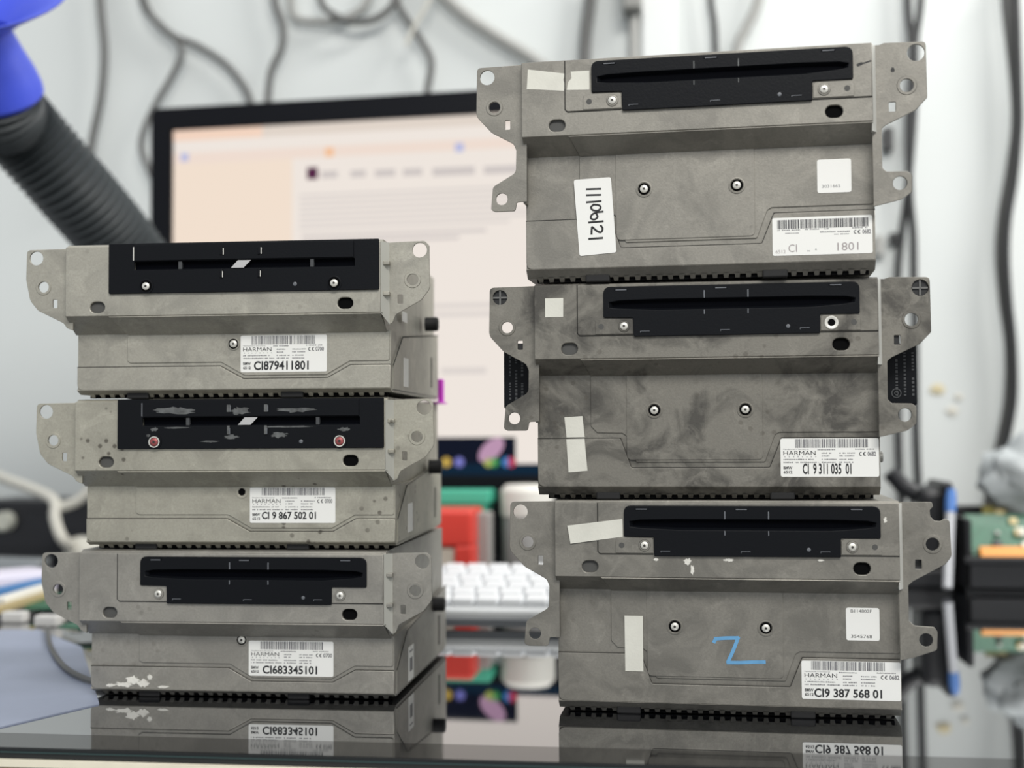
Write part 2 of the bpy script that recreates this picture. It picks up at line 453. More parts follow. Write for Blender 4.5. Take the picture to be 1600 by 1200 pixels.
def head_unit(kind, pose, tier, label, metal, opts):
    x, y, a = pose
    u = empty('car_head_unit', (x, y, tier * (PITCH_R if kind == 'R' else PITCH_L)), a)
    tag(u, label, 'car stereo', 'car stereo head units')
    if kind == 'R':
        zt, zp, zs, rec, zb, xl, xr, H = 116.0, 75.8, 67.7, 13.6, 7.0, .0, 181.5, 116.75
        trap = [(0, 33.3), (45.2, 33.3), (51, 17.3), (124.3, 17.3), (130.6, 33), (181.5, 33)]
        inner = [(29, 67.7), (29, 40), (32.5, 36.3), (46.2, 36.0), (48.2, 34.6), (53.4, 20.2), (122, 20.2), (127.3, 34.6), (129.6, 36), (181, 36), (181, 67.7)]
        boss = rounded([(48.5, 21.5), (121, 21.5), (121, 67.6), (48.5, 67.6)], [3, 3, 0, 0])
        slots = [oval(19, 81.4, 4.4, 3.1), oval(161, 81.7, 4.4, 3.2)]
        feet = (38, 131)
    else:
        zt, zp, zs, rec, zb, xl, xr, H = 85.6, 46.0, 36.8, 13.8, 4.8, 1.7, 183.2, 86.95
        trap = [(1.7, 18.1), (85.6, 18.1), (99, 10.8), (147.3, 10.8), (160.5, 18), (183.2, 18)]
        inner = [(31, 36.8), (31, 21.5), (33, 20.3), (86, 20.3), (99.6, 12.6), (146.6, 12.6), (160, 20.2), (182.6, 20.2), (182.6, 36.8)]
        boss = None
        slots = [oval(18.8, 51.1, 4.3, 3.1), oval(160.4, 51.4, 4.4, 3.1)]
        feet = (36, 126)
    D = 172 if kind == 'R' else 186
    # housing: upper box, slope, recessed lower box, bottom bevel
    g = MB(kmm)
    g.prism_x([(2, zt - .5), (2, zp), (.6, zp), (rec, zs), (rec + 6, zs), (D, zs), (D, H), (4.5, H), (2.6, zt + .6)], 0.3, 180.2 if kind == 'R' else 181)
    g.prism_x([(rec, zs + .6), (rec, zb + 1.2), (rec - 1.2, zb), (rec + 4, 2.6), (D - 2, 2.6), (D, zb), (D, zs + .6)], xl, xr)
    g.build('housing', metal, u)
    # upper front plate with the two slots punched through, dark sheets behind them painting the shade of a cavity
    dd = 0 if kind == 'R' else -30.6
    mouth = rect(40.2, 100.4 + dd, 168.4, 107.4 + dd) if (kind == 'R' or opts.get('stepped')) else rect(40.2, 71.2, 166.4, 76.6)
    fp = plate('front_plate', [rounded(rect(0, zp, 180.2, zt), [.6, .6, .8, .8]), mouth] + slots, 0, 2.2, metal, u, .5)
    for i, (cx, cz) in enumerate(((19, slots[0][0][1]), (161, slots[1][0][1]))):
        hh = 3.6; cz = sum(p[1] for p in slots[i]) / len(slots[i])
        g = MB(kmm); g.box(cx - 5.5, cx + 5.5, 1.85, 1.98, cz - hh, cz + hh); q = g.build('slot_shade_sheet', mat('hole_shade_grey', (72, 72, 70), .7) if i == 0 else GAP, fp)
    # raised panel, boss and lip with the seam between them
    plate('raised_panel', [rounded(inner, 1.4)], rec - .6, rec + .1, metal, u, .35)
    k0 = 24.5 if kind == 'R' else 24.9; k1 = inner[0][0]; ny, nz = -.45, -.55
    g = MB(kmm); g.add([(k0, .6 + ny * .3, zp - .05), (180, .6 + ny * .3, zp - .05), (181.4, rec - .6, zs), (k1, rec - .6, zs), (k0 + 1, .6 + ny, zp - .6), (180, .6 + ny, zp - .6), (181.2, rec + ny - .6, zs + nz), (k1 + .8, rec + ny - .6, zs + nz)],
                        [(0, 1, 5, 4), (1, 2, 6, 5), (2, 3, 7, 6), (3, 0, 4, 7), (4, 5, 6, 7), (0, 3, 2, 1)]); g.build('raised_slope', metal, u)
    if boss: plate('centre_boss', [boss], rec - 1.0, rec - .5, metal, u, .25)
    lip = trap + [(xr, zb), (xl, zb)]
    plate('bottom_cover', [rounded(lip, [0, 1.5, 1.5, 1.5, 1.5, 0, 1, 4])], rec - 1.25, rec + .1, metal, u, .45)
    seam_line(u, trap, rec - .85, .34)
    # vent rail with its row of teeth and rubber feet
    g = MB(kmm); g.box(xl + 5, xr - 3, rec + 5.5, rec + 9, .6, 3.4); g.build('vent_shade_strip', GAP, u)  # black strip painting the shade between the teeth
    g = MB(kmm); n = 30
    for i in range(n):
        tx = xl + 7 + i * (xr - xl - 13) / (n - 1)
        if any(abs(tx - f) < 6 for f in feet): continue
        g.add([(tx - 1.5, rec + 2.8, 3.0), (tx + 1.5, rec + 2.8, 3.0), (tx + 1.1, rec + 5.6, .7), (tx - 1.1, rec + 5.6, .7), (tx - 1.5, rec + 6, 3.0), (tx + 1.5, rec + 6, 3.0), (tx + 1.1, rec + 6.2, .7), (tx - 1.1, rec + 6.2, .7)],
              [(0, 1, 2, 3), (4, 5, 6, 7), (0, 3, 7, 4), (1, 2, 6, 5), (2, 3, 7, 6)])
    g.build('vent_rail', metal, u)
    for f in feet:
        for yy in (rec + 2.2, D - 30):
            g = MB(kmm); g.box(f - 6.5, f + 6.5, yy, yy + 9, .0, 4.2, .8); g.build('rubber_foot', RUBBER, u)
    # brackets
    if kind == 'R':
        L = [(2, 116.2), (-24.9, 115.8), (-25.4, 89.5), (-17.2, 80.5), (-5.2, 73.8), (-3.7, 70.3), (-4.0, 58.3), (-16.5, 51.1), (-17.6, 38.8), (-15.4, 37.7), (-4.5, 37.7), (-3.6, 42.4), (2, 42.6)]
        lr = [0, 2.5, 6, 6, 4, 3, 4, 3, 2.5, 2, 1.5, 1, 0]
        holes = [circ(-19.3, 110.3, 4), circ(-15.4, 93.9, 3.1), rounded(rect(-9.7, 81.6, -6.9, 86.6), .5), circ(-11.7, 44.4, 3.2)]
        bl = plate('mounting_bracket', [rounded(L, lr)] + holes, 4.6, 6.0, metal, u, .2)
        if opts.get('open_hole'):
            Rr = [(180, 116.2), (197.3, 116.2), (197.9, 113.9), (196.2, 112), (196.4, 108.6), (198.6, 106.4), (201.4, 106.2), (203.6, 107.6), (206, 106.6), (206.8, 88.1), (203.6, 84.0), (187.2, 75.0), (184.7, 72.8), (184.7, 54.6), (187.4, 52.0), (197.5, 51.4), (199, 49), (198.6, 39.6), (186.5, 35.3), (180, 34)]
            rr = [0, 1, .8, 1, 1.5, 1.5, 1.5, 1, 1.5, 4, 3, 3, 1.5, 2, 2, 1.5, 2, 2, 3, 0]
            rh = []
        else:
            Rr = [(180, 115.8), (184, 115.8), (186.6, 116.7), (206.9, 116.3), (207.2, 87.6), (201.2, 81.4), (187, 74.7), (184.8, 72.8), (184.7, 52.8), (186.7, 50.8), (196.8, 50.6), (199.1, 48.9), (198.9, 39.9), (194.2, 36.5), (180, 33.2)]
            rr = [0, .5, .5, 2.2, 2, 3, 3, 1.5, 2, 1, 1.5, 2, 2, 4, 0]
            rh = [circ(202, 110.8, 4.3)]
        rh += [circ(197.3, 94.3, 3.4), rounded(rect(188.4, 81.3, 191.7, 86.2), .5), circ(193.2, 44.7, 3.5)]
        br = plate('mounting_bracket', [rounded(Rr, rr)] + rh, 4.6, 6.0, metal, u, .2)
        rings = ((bl, -15.4, 93.9, 3.1), (br, 197.3, 94.3, 3.4))
        g = MB(kmm); g.add([(179.6, .2, 71), (179.6, .2, 115.6), (182.3, 4.8, 71), (182.3, 4.8, 115.6), (179.6, 4.8, 71), (179.6, 4.8, 115.6)], [(0, 1, 3, 2), (0, 2, 4), (1, 5, 3), (0, 4, 5, 1), (2, 3, 5, 4)])
        g.build('folded_edge', mat('painted_lit_fold', (196, 196, 190), .45, .3), br)  # paler than the metal: light caught by the fold put into its colour
        g = MB(kmm); g.box(-.2, 1.2, 6, 14, 42, 72); g.build('bracket_return', metal, bl)
    else:
        L = [(2, 85.2), (-24.9, 84.9), (-25.3, 67.9), (-22.8, 56.0), (-18.0, 50.2), (-2.9, 42.9), (-1.0, 40.1), (2.8, 38.6)]
        holes = [circ(-19.3, 80.1, 4), circ(-14.9, 63.6, 3.1), rounded(rect(-9.4, 51.6, -6.7, 56.4), .5)]
        bl = plate('mounting_bracket', [rounded(L, [0, 2.5, 6, 6, 6, 4, 1, 0])] + holes, 4.6, 6.0, metal, u, .2)
        Rr = [(182, 85.2), (187, 85.6), (203.8, 86), (206.3, 83.5), (206.7, 59.5), (201.7, 53.0), (187.5, 45.2), (185.6, 40.6), (182.6, 39.6)]
        rh = [circ(201, 80.9, 4.1), circ(197, 64.5, 3.2), rounded(rect(188.6, 51.2, 191.4, 56.2), .5)]
        br = plate('mounting_bracket', [rounded(Rr, [0, 1, 2, 2, 5, 5, 3, 1.5, 0])] + rh, 6.2, 7.6, metal, u, .2)
        rings = ((bl, -14.9, 63.6, 3.1), (br, 197, 64.5, 3.2))
        g = MB(kmm); g.add([(180.0, .2, 46), (180.0, .2, 85.4), (184.2, 6.6, 39.5), (184.2, 6.6, 85.4), (180.0, 6.6, 46), (180.0, 6.6, 85.4)], [(0, 1, 3, 2), (0, 2, 4), (1, 5, 3), (0, 4, 5, 1), (2, 3, 5, 4)])
        f = g.build('folded_edge', mat('painted_lit_fold_pale', (190, 190, 182), .5, .3), br)  # light on the chamfer painted as a paler tone than the metal
        for zz in (72.5, 55.5):
            g = MB(kmm); g.box(181.2, 184.8, 1.6, 5.2, zz, zz + 2.2, .4); g.build('fold_notch', metal, f)
        # side of the box: cover plate, knob and stickers
        g = MB(kmm); g.add([(xr, 17, 4), (xr, 184, 4), (xr, 184, 47), (xr, 47, 36), (xr, 18, 18), (xr + .8, 18, 4.5), (xr + .8, 183, 4.5), (xr + .8, 183, 46), (xr + .8, 48, 35.4), (xr + .8, 19, 17.6)],
                           [(0, 1, 6, 5), (1, 2, 7, 6), (2, 3, 8, 7), (3, 4, 9, 8), (4, 0, 5, 9), (5, 6, 7, 8, 9)])
        g.build('side_cover', metal, u)
        g = MB(kmm); g.tube([(xr + .9, 17, 17.9), (xr + .9, 47, 35.9), (xr + .9, 184, 47)], .3, 6); g.build('seam', SEAM, u)
        kz = {2: 50.7, 1: 44.5, 0: 40}[tier]
        g = MB(kmm); g.lathe([(4.6, 0), (4.6, 7.5), (3.9, 8.4), (2.2, 8.4), (1.8, 7.4), (0, 7.4)], (xr + .2, 134, kz), (1, 0, 0), 20); k_ = g.build('rubber_stud', RUBBER, u, True)
        g = MB(kmm); g.lathe([(1.6, 7.6), (1.0, 8.6), (0, 8.6)], (xr + .2, 134, kz), (1, 0, 0), 12); g.build('stud_pin', TORX, k_, True)
        g = MB(kmm); g.box(xr + .75, xr + .95, 152, 157, 10, 30); g.build('vent_slit', SEAM, u)
        z0, z1 = ((7, 24), (7.5, 24.5), (4.8, 25))[2 - tier]
        g = MB(kmm); g.box(xr + .8, xr + .95, 50, 66, z0, z1); s = g.build('side_sticker', PAPER, u)
        if tier == 2:
            g = MB(kmm); g.box(xr + .0, xr + .16, 50, 66, 45.5, 51.5); g.build('side_sticker', PAPER, u)
        if tier == 0:
            g = MB(kmm); g.box(xr + .95, xr + 1.0, 54, 62, 10, 18); g.box(xr + .95, xr + 1.0, 53, 63, 21.5, 22.5); g.build('small_print', GREYINK, s)
    for b, hx, hz, r in rings:
        yb = 4.6 if kind == 'R' or hx < 0 else 6.2
        g = MB(kmm); g.lathe([(r + .1, 0), (r + .1, -.35), (r + 1.3, -.35), (r + 1.6, 0)], (hx, yb, hz), (0, 1, 0), 28); g.build('hole_collar', metal, b, True)
    # drive front
    if kind == 'R' or opts.get('stepped'):
        d = 0 if kind == 'R' else -30.6
        dp = plate('drive_plate', [rounded([(23.6, 88.5 + d), (179.8, 88.5 + d), (179.8, 115.7 + d), (23.6, 115.7 + d)], [1.8, 0, 0, .5]), mouth], -.55, .05, metal, u, .25)
        seam_line(u, [(23.4, 115.6 + d), (23.4, 89.6 + d), (24.7, 88.3 + d), (53, 88.3 + d)], -.15, .3)
        seam_line(u, [(150.6, 88.3 + d), (180, 88.3 + d)], -.15, .3)
        drive_bezel(u, 114.2 + d, opts.get('scuff', False))
        if kind == 'R':
            for x0, x1, xs, xh in ((33, 53.2, 48.4, 36.2), (150.7, 171, 156.2, 167.6)):
                plate('screw_tab', [rounded([(x0, 88.9), (x1, 88.9), (x1, 97), (x0, 97)], [.3, .3, 2.2, 2.2])], -.95, -.5, metal, u, .2)
                if opts.get('no_right_screw') and xs > 100: empty_hole(u, xs, 93, -1, 1.9, STEEL)
                else: screw(u, xs, 93, -1, metal, STEEL, 2.1, 3.0)
                g = MB(kmm); g.lathe([(1.5, -.02), (0, -.02)], (xh, -1, 93), (0, 1, 0), 16); g.build('rivet_hole', mat('hole_shade_grey', (72, 72, 70), .7), u)
        else:
            for xs in (48.3, 155.2):
                screw(u, xs, 62.2, -.6, metal, STEEL, 2.1, 3.0)
    else:
        wide_bezel(u, opts.get('scuff', False))
        for xs in (47.6, 154.6):
            screw(u, xs, 62.4, -1.5, BLACK, REDSCREW if opts.get('red') else STEEL, 2.3 if opts.get('red') else 2.1, 4.2)
            if opts.get('red'):
                g = MB(kmm); g.lathe([(3.2, -1.6), (3.2, -2.2), (2.6, -2.2), (2.6, -1.6)], (xs, 0, 62.4), (0, 1, 0), 24); g.build('screw_ring', STEEL, u, True)
    # lower screws
    if kind == 'R':
        for xs in (63.5, 111.9): screw(u, xs, 48.3, rec - 1.0, metal, STEEL, 2.1, 4.3)
    elif opts.get('no_low_screw'): empty_hole(u, 94.0, 33.4, rec - .6, 2.1, metal)
    else: screw(u, 93.2, opts.get('low_z', 31), rec - .6, metal, STEEL, 2.1, 3.6)
    return u, rec


BARS_L = (.13, .87, .76, .985)
M_L1 = cast_metal('cast_metal_pale', (166, 163, 152), (134, 132, 124), .55, .15, 1)
M_L2 = cast_metal('cast_metal_speckled', (168, 165, 152), (138, 135, 124), .6, .75, 2)
M_L3 = cast_metal('cast_metal_mid', (152, 149, 141), (128, 126, 120), .55, .2, 3)
M_R1 = cast_metal('cast_metal_grey', (140, 137, 129), (112, 110, 104), .6, .1, 4)
M_R2 = cast_metal('cast_metal_stained', (124, 121, 113), (72, 70, 66), .95, .35, 5)
M_R3 = cast_metal('cast_metal_dull', (134, 131, 123), (104, 102, 96), .7, .15, 6)

# left stack, bottom to top
u, rec = head_unit('L', (-.34629, .7113, .0100), 0, 'grey metal car stereo at the bottom of the left stack, label CI683345101', M_L3, dict(stepped=True, low_z=34.4))
rating_label(u, 97.4, 13.9, 147.7, 34.0, rec - .65, 'CI683345101', ('0700', .795, .55, .985), (.14, .87, .76, .985), (.165, .06, .81, .30), seed=3)
for i, (bx, bz, rx, rz) in enumerate(((27, 10, 6, 3.6), (22, 7.6, 8, 2.2), (34, 8.5, 5, 3), (38, 12, 2, 2.6), (14, 7, 4, 1.2), (46, 6.5, 5, 1.1))):
    blob(u, 'white_crust', bx, bz, rec - 1.25, rx * .78, rz * .8, CRUST, 20 + i, 'white dried residue' if i == 0 else None)
u2, rec = head_unit('L', (-.34315, .6982, .0347), 1, 'worn middle car stereo of the left stack, two red screws on its drive', M_L2, dict(scuff=True, red=True, no_low_screw=True))
rating_label(u2, 98.8, 15.7, 148.7, 35.9, rec - .65, 'CI 9 867 502 01', ('0700', .79, .56, .965), (.14, .88, .78, .99), (.14, .10, .775, .32), seed=4)
for i, (bx, bz, rx, rz) in enumerate(((60, 80, 17, 2.6), (98, 79.6, 8, 3), (130, 80, 14, 2.2), (47.6, 69.5, 3, 1.6), (60, 70.4, 11, .6), (125, 70.6, 22, .7), (92, 65, 6, 1.8), (120, 66, 7, 2.2), (157, 69, 5, 1.6), (80, 62.5, 7, .7), (44, 66, 2, 1.2))):
    blob(u2, 'scuff_mark', bx, bz, -2.31 if bz > 76 else -1.52, rx * .8, rz * .8, SCUFF, 50 + i, None, .06)
u3, rec = head_unit('L', (-.34239, .6839, .0358), 2, 'pale metal car stereo on top of the left stack, label CI 879411801', M_L1, dict(low_z=30.6))
rating_label(u3, 97.3, 14.4, 147.0, 35.2, rec - .65, 'CI879411801', ('0700', .785, .56, .965), (.13, .86, .75, .985), (.155, .05, .79, .30), seed=5)

# right stack
u, rec = head_unit('R', (-.06751, .6950, -.0284), 0, 'grey bottom car stereo of the right stack, blue handwritten Z, label CI9 387 568 01', M_R3, dict(open_hole=True))
rating_label(u, 130.2, 11.4, 181.2, 31.6, rec - 1.3, 'CI9 387 568 01', ('0682', .80, .55, .985), (.10, .84, .76, .99), (.125, .05, .81, .285), seed=6)
stroke(u, 'marker_letter', [[(84.4, 40.4), (85.4, 42.2)], [(85.0, 42.1), (91, 42.6), (97.0, 42.8)], [(97.2, 42.8), (94.5, 36), (91.6, 29.8)], [(91.5, 29.6), (98, 29.7), (104, 30.1), (111, 30.3)]], rec - 1.12, .95, MARKER, 'blue marker letter Z')
quad_strip(u, 'tape_strip', [(7.0, 103.3), (8.7, 93.6), (36.9, 97.5), (36.7, 107.0)], -.6, TAPE, .15, 'strip of white masking tape beside the drive bezel')
quad_strip(u, 'tape_strip', [(36.4, 53.8), (36.6, 23.8), (46.4, 23.8), (46.4, 53.8)], rec - 1.35, TAPE, .15, 'upright strip of white masking tape')
st = quad_strip(u, 'code_sticker', rect(153.7, 42.6, 170.9, 59.8), rec - .65, PAPER, .12, 'white square sticker with small numbers', 1.3)
for t, z0, z1 in (('B114802F', 57.2, 58.9), ('3545768', 43.9, 45.6)):
    q = MB(kmm); q.add(*ascii_mesh(t, 156.2, z0, 167.0, z1, rec - .8)); q.build('lettering', INK, st)
for i, (bx, bz, rx, rz) in enumerate(((71, 84.5, 3.5, 2.6), (73.5, 80, 1.5, 4), (92.5, 85.6, 4.5, 1.3), (54.5, 85.6, 2.4, 1.3), (140, 85.8, 3, .8), (173, 107, 1.4, 2.4))):
    blob(u, 'white_crust', bx, bz, 0 if bz < 88 else -.55, rx * .7, rz * .75, CRUST, 80 + i)
u, rec = head_unit('R', (-.07706, .6874, -.0164), 1, 'dark stained middle car stereo of the right stack, label CI 9 311 035 01', M_R2, dict(no_right_screw=True))
rating_label(u, 130.0, 12.4, 180.8, 32.7, rec - 1.3, 'CI  9 311 035  01', ('0682', .80, .54, .97), (.15, .89, .755, .985), (.225, .06, .72, .35), seed=7)
quad_strip(u, 'tape_square', [(6.1, 108.8), (6.1, 98.6), (15.8, 98.7), (15.9, 108.8)], 0, TAPE, .15, 'small square of white tape')
quad_strip(u, 'tape_strip', [(14.6, 44.9), (15.7, 33.9), (25.6, 34.0), (24.5, 45.5)], rec, TAPE, .18, 'upper half of a torn masking tape strip')
quad_strip(u, 'tape_strip', [(15.7, 33.0), (16.8, 14.9), (27.1, 15.8), (25.6, 33.2)], rec - 1.25, TAPE, .15, 'lower half of a torn masking tape strip')
for x0, x1, xc, zc in ((-19.8, 1, -19.3, 110.3), (186, 202.1, 202, 110.8)):
    g = MB(kmm); g.box(x0, x1, 20, 62, 50, 83, 1); bk = g.build('side_fan_casing', BLACK, u)
    bk['label'] = 'black moulded plastic casing behind the bracket'
    for j in range(3):
        rn = random.Random(j + int(abs(x0)))
        dd = MB(kmm); z = 55
        while z < 78:
            w_ = rn.uniform(.6, 1.5); xx = (x0 + 5 + 4.2 * j if x0 > 0 else x0 + 3 + 3.4 * j)
            dd.box(xx, xx + 1.2, 19.75, 20.1, z, z + w_); z += w_ + rn.uniform(.5, 1.1) + (3 if rn.random() < .12 else 0)
        dd.build('embossed_print', EMBOSS, bk)
    if x0 > 0:
        g = MB(kmm); g.lathe([(2.6, 0), (2.6, -.4), (2.1, -.4), (2.1, 0)], (191.3, 20, 56.5), (0, 1, 0), 24); g.lathe([(1.1, 0), (1.1, -.4), (.7, -.4), (.7, 0)], (191.3, 20, 56.5), (0, 1, 0), 20); g.build('embossed_ring', EMBOSS, bk)
    g = MB(kmm); g.lathe([(5.2, 7.5), (5.2, 6.1), (0, 6.1)], (xc, 0, zc), (0, 1, 0), 24); cl = g.build('cross_clip', CLIP, u, True)
    g = MB(kmm); g.box(xc - .45, xc + .45, 5.2, 6.1, zc - 4, zc + 4); g.box(xc - 4, xc + 4, 5.2, 6.1, zc - .45, zc + .45); g.build('clip_cross', mat('grey_cross', (98, 98, 96), .5), cl)
    g = MB(kmm); g.box(-9.8 if x0 < 0 else 188.2, -6.8 if x0 < 0 else 191.0, 6.2, 9, 81.5, 85.2 if x0 < 0 else 86.3); g.build('locating_peg', CLIP, u)
g = MB(kmm); g.lathe([(3.2, 0), (3.2, 7.5), (2.6, 8), (0, 8)], (181.2, 60, 22), (1, 0, 0), 18); g.build('side_stud', mat('zinc', (150, 150, 145), .4, .5), u, True)
u, rec = head_unit('R', (-.08126, .6708, -.0505), 2, 'grey car stereo on top of the right stack with a handwritten 11/06/21 note', M_R1, dict(scuff=True))
rating_label(u, 129.8, 10.6, 180.0, 30.3, rec - 1.3, '', ('0682', .815, .515, .985), (.05, .96, .70, .94), None, worn=True, seed=8)
quad_strip(u, 'tape_strip', [(3.7, 112.1), (3.0, 101.6), (22.9, 99.6), (23.4, 103), (22.6, 105.4), (23.4, 108.8)], 0, TAPE, .15, 'torn left piece of white masking tape')
quad_strip(u, 'tape_strip', [(26.6, 109.5), (27.0, 106), (25.2, 104), (24.4, 99.8), (36.4, 99.3), (36.4, 109.5)], -.55, TAPE, .15, 'torn right piece of white masking tape')
note = quad_strip(u, 'paper_note', [(26.1, 54.6), (28.9, 13.6), (48.6, 15.0), (46.0, 55.3)], rec - 1.4, PAPER, .14, 'white paper note dated 11/06/21 by hand', 1.2)
# 11/06/21 written turned a quarter to the right: reading runs down the note
Ns = [[(33.0, 49.3), (40.4, 49.2)], [(33.0, 46.1), (40.4, 46.0)], [(33.0, 42.3), (40.6, 42.6)],
      [(36.6, 40.9), (39.6, 40.4), (40.4, 38.9), (38.8, 37.6), (36.4, 37.9), (35.2, 39.4), (36.6, 40.9)],
      [(41.6, 37.0), (38.0, 36.6), (35.6, 35.4), (35.2, 33.6), (37.0, 32.9), (38.7, 34.2), (38.0, 36.2)],
      [(34.0, 31.4), (41.6, 31.8)], [(40.4, 29.6), (41.4, 27.8), (40.4, 26.0), (38.2, 26.8), (36.0, 28.8), (35.6, 28.4), (35.4, 25.2)], [(34.0, 22.6), (41.2, 22.9)]]
stroke(note, 'handwriting', Ns, rec - 1.58, .52, PEN)
st = quad_strip(u, 'code_sticker', rect(152.9, 42.6, 170.0, 60.0), rec - .65, PAPER, .12, 'white square sticker with a small number', 1.3)
q = MB(kmm); q.add(*ascii_mesh('3031665', 155.2, 45.2, 164.4, 46.8, rec - .8)); q.build('lettering', GREYINK, st)
stroke(u, 'ink_mark', [[(172.6, 104.6), (174.5, 105.5), (176, 105.4), (179.4, 106.4)], [(173, 104.2), (175, 105)], [(173.4, 105.2), (175, 105.2)]], -.62, .4, PEN, 'black ink mark')
blob(u, 'ink_mark', 190.6, 102.6, 4.55, 1.1, 1.6, PEN, 3, 'black ink dot on the bracket', .06)

# ------------------------------------------------------------------ room
def at(px, py, y):
    """point of the world plane at distance y that the picture position (px,py) looks at"""
    d = fwd0 + cam_x * ((px - 800) / FPX) + cam_y * ((600 - py) / FPX)
    o = Vector((0, 0, CAMH)); return o + d * (y / d.y)


def on_table(px, py):
    d = fwd0 + cam_x * ((px - 800) / FPX) + cam_y * ((600 - py) / FPX)
    return Vector((0, 0, CAMH)) + d * (-CAMH / d.z)


WALLY = 1.62
g = MB(); g.box(-3, 3, WALLY, WALLY + .1, -.75, 2.4)
tag(g.build('wall_back', mat('white_wall', (214, 218, 216), .75, 0, .15, 60, .025, 3)), kind='structure')
g = MB(); g.box(-3, 3, -1.5, WALLY, -.8, -.75)
tag(g.build('floor', mat('floor_grey', (120, 116, 108), .5, 0, .1, 20, .08, 6)), kind='structure')

# workbench: black glass on a laminated board
wb = tag(empty('workbench', (0, 1.1, -.75)), 'workbench with a glossy black glass top and cream front edge under both stacks', 'table')
def wpart(name, g, m): 
    o = g.build(name, m); o.parent = wb; o.matrix_parent_inverse = Matrix.Translation((0, -1.1, .75)); return o
GL = mat('black_glass', (10, 11, 14), .03, 0, 0, 1, 0, 1, 2.2, 1.0)
GL.node_tree.nodes['Principled BSDF'].inputs['Coat IOR'].default_value = 1.8
GL.node_tree.nodes['Principled BSDF'].inputs['Specular Tint'].default_value = (.86, .92, 1, 1)
GL.node_tree.nodes['Principled BSDF'].inputs['Coat Roughness'].default_value = .02
g = MB(); g.box(-1.7, 1.7, .632, 1.60, -.005, 0); wpart('glass_top', g, GL)
g = MB(); g.box(-1.7, 1.7, .6032, .632, -.005, 0); wpart('glass_border', g, mat('black_glass_border', (9, 10, 12), .06, 0, 0, 1, 0, 1, 1.62))
g = MB(); g.box(-1.7, 1.7, .6020, .6032, -.005, -.0002); wpart('glass_edge', g, mat('glass_edge_dark', (16, 20, 22), .5))
g = MB(); g.box(-1.7, 1.7, .6012, .6020, -.0022, -.0017); wpart('glass_edge_line', g, mat('glass_edge_teal', (40, 62, 62), .5))
g = MB(); g.box(-1.7, 1.7, .599, 1.60, -.0085, -.0052); wpart('edge_trim', g, mat('cream_edge', (226, 220, 200), .5, 0, .1, 200, .04, 80))
WV = mat('woven_laminate', (142, 126, 106), .8, 0, .5, 900, .18, 700)
g = MB(); g.box(-1.7, 1.7, .5995, 1.60, -.04, -.0086); wpart('board', g, WV)
for lx in (-1.6, 1.6):
    for ly in (.68, 1.54):
        g = MB(); g.box(lx - .025, lx + .025, ly - .025, ly + .025, -.75, -.04); wpart('leg', g, mat('leg_grey', (90, 90, 92), .5, .5))

# ------------------------------------------------------------------ monitor
MW, MH = .715, .432
tl = at(238, 171, 1.375)
mon = tag(empty('monitor', (tl.x, tl.y, 0), -.062), 'large black-framed computer monitor showing a pale web page behind the stacks', 'monitor')
zt = tl.z; zb = zt - MH
def rbox(x0, x1, y0, y1, z0, z1, bev=0): g = MB(); g.box(x0, x1, y0, y1, z0, z1, bev); return g
FRAME = mat('monitor_black', (10, 12, 18), .5, 0, .05, 500, 0, 1, 1.25)
fr = plate('frame', [rounded(rect(0, zb * 1000, MW * 1000, zt * 1000), 9), rect(24, zb * 1000 + 20, MW * 1000 - 24, zt * 1000 - 25)], -4, 6, FRAME, mon, 1)
rbox(.004, MW - .004, .006, .03, zb + .004, zt - .004, .004).build('back_shell', FRAME, mon)
sx0, sx1, sz0, sz1 = .024, MW - .024, zb + .020, zt - .025
g = MB(); g.add([(sx0, .004, sz0), (sx1, .004, sz0), (sx1, .004, sz1), (sx0, .004, sz1)], [(0, 1, 2, 3)])
scr = g.build('screen', emit_mat('screen_page', (240, 231, 223), .86), mon)
scr['label'] = 'lit screen with a pale web page'
mi = Matrix.Rotation(.062, 4, 'Z') @ Matrix.Translation((-tl.x, -tl.y, 0))
def on_screen(px, py):
    d = mi.to_3x3() @ (fwd0 + cam_x * ((px - 800) / FPX) + cam_y * ((600 - py) / FPX)); o = mi @ Vector((0, 0, CAMH))
    p = o + d * ((.004 - o.y) / d.y); return p.x, p.z
def page(name, px0, py0, px1, py1, m, lay=1, lines=0):
    """a block of the page; corners given where the picture shows them"""
    x0, z1 = on_screen(px0, py0); x1, z0 = on_screen(px1, py1)
    _, z1b = on_screen(px1, py0)
    z1 = (z1 + z1b) / 2 if px1 - px0 > 80 else z1
    g = MB(); y = .004 - .0004 * lay
    x0 = max(x0, sx0); x1 = min(x1, sx1); z0 = max(z0, sz0); z1 = min(z1, sz1)
    if lines:
        h = (z1 - z0) / lines
        for i in range(lines): g.add([(x0, y, z0 + h * i), (x1 - (.03 if i % 3 == 0 else 0), y, z0 + h * i), (x1 - (.03 if i % 3 == 0 else 0), y, z0 + h * (i + .5)), (x0, y, z0 + h * (i + .5))], [(0, 1, 2, 3)])
    else: g.add([(x0, y, z0), (x1, y, z0), (x1, y, z1), (x0, y, z1)], [(0, 1, 2, 3)])
    return g.build(name, m, scr)
xs0, _ = on_screen(272, 210)
g = MB(); g.add([(sx0, .0036, sz1 - .012), (.13, .0036, sz1 - .012), (.13, .0036, sz1), (sx0, .0036, sz1)], [(0, 1, 2, 3)]); g.build('browser_tab', emit_mat('tab_peach', (244, 214, 194)), scr)
g = MB(); g.add([(.13, .0036, sz1 - .012), (sx1, .0036, sz1 - .012), (sx1, .0036, sz1), (.13, .0036, sz1)], [(0, 1, 2, 3)]); g.build('browser_tab_bar', emit_mat('tab_grey', (226, 214, 203)), scr)
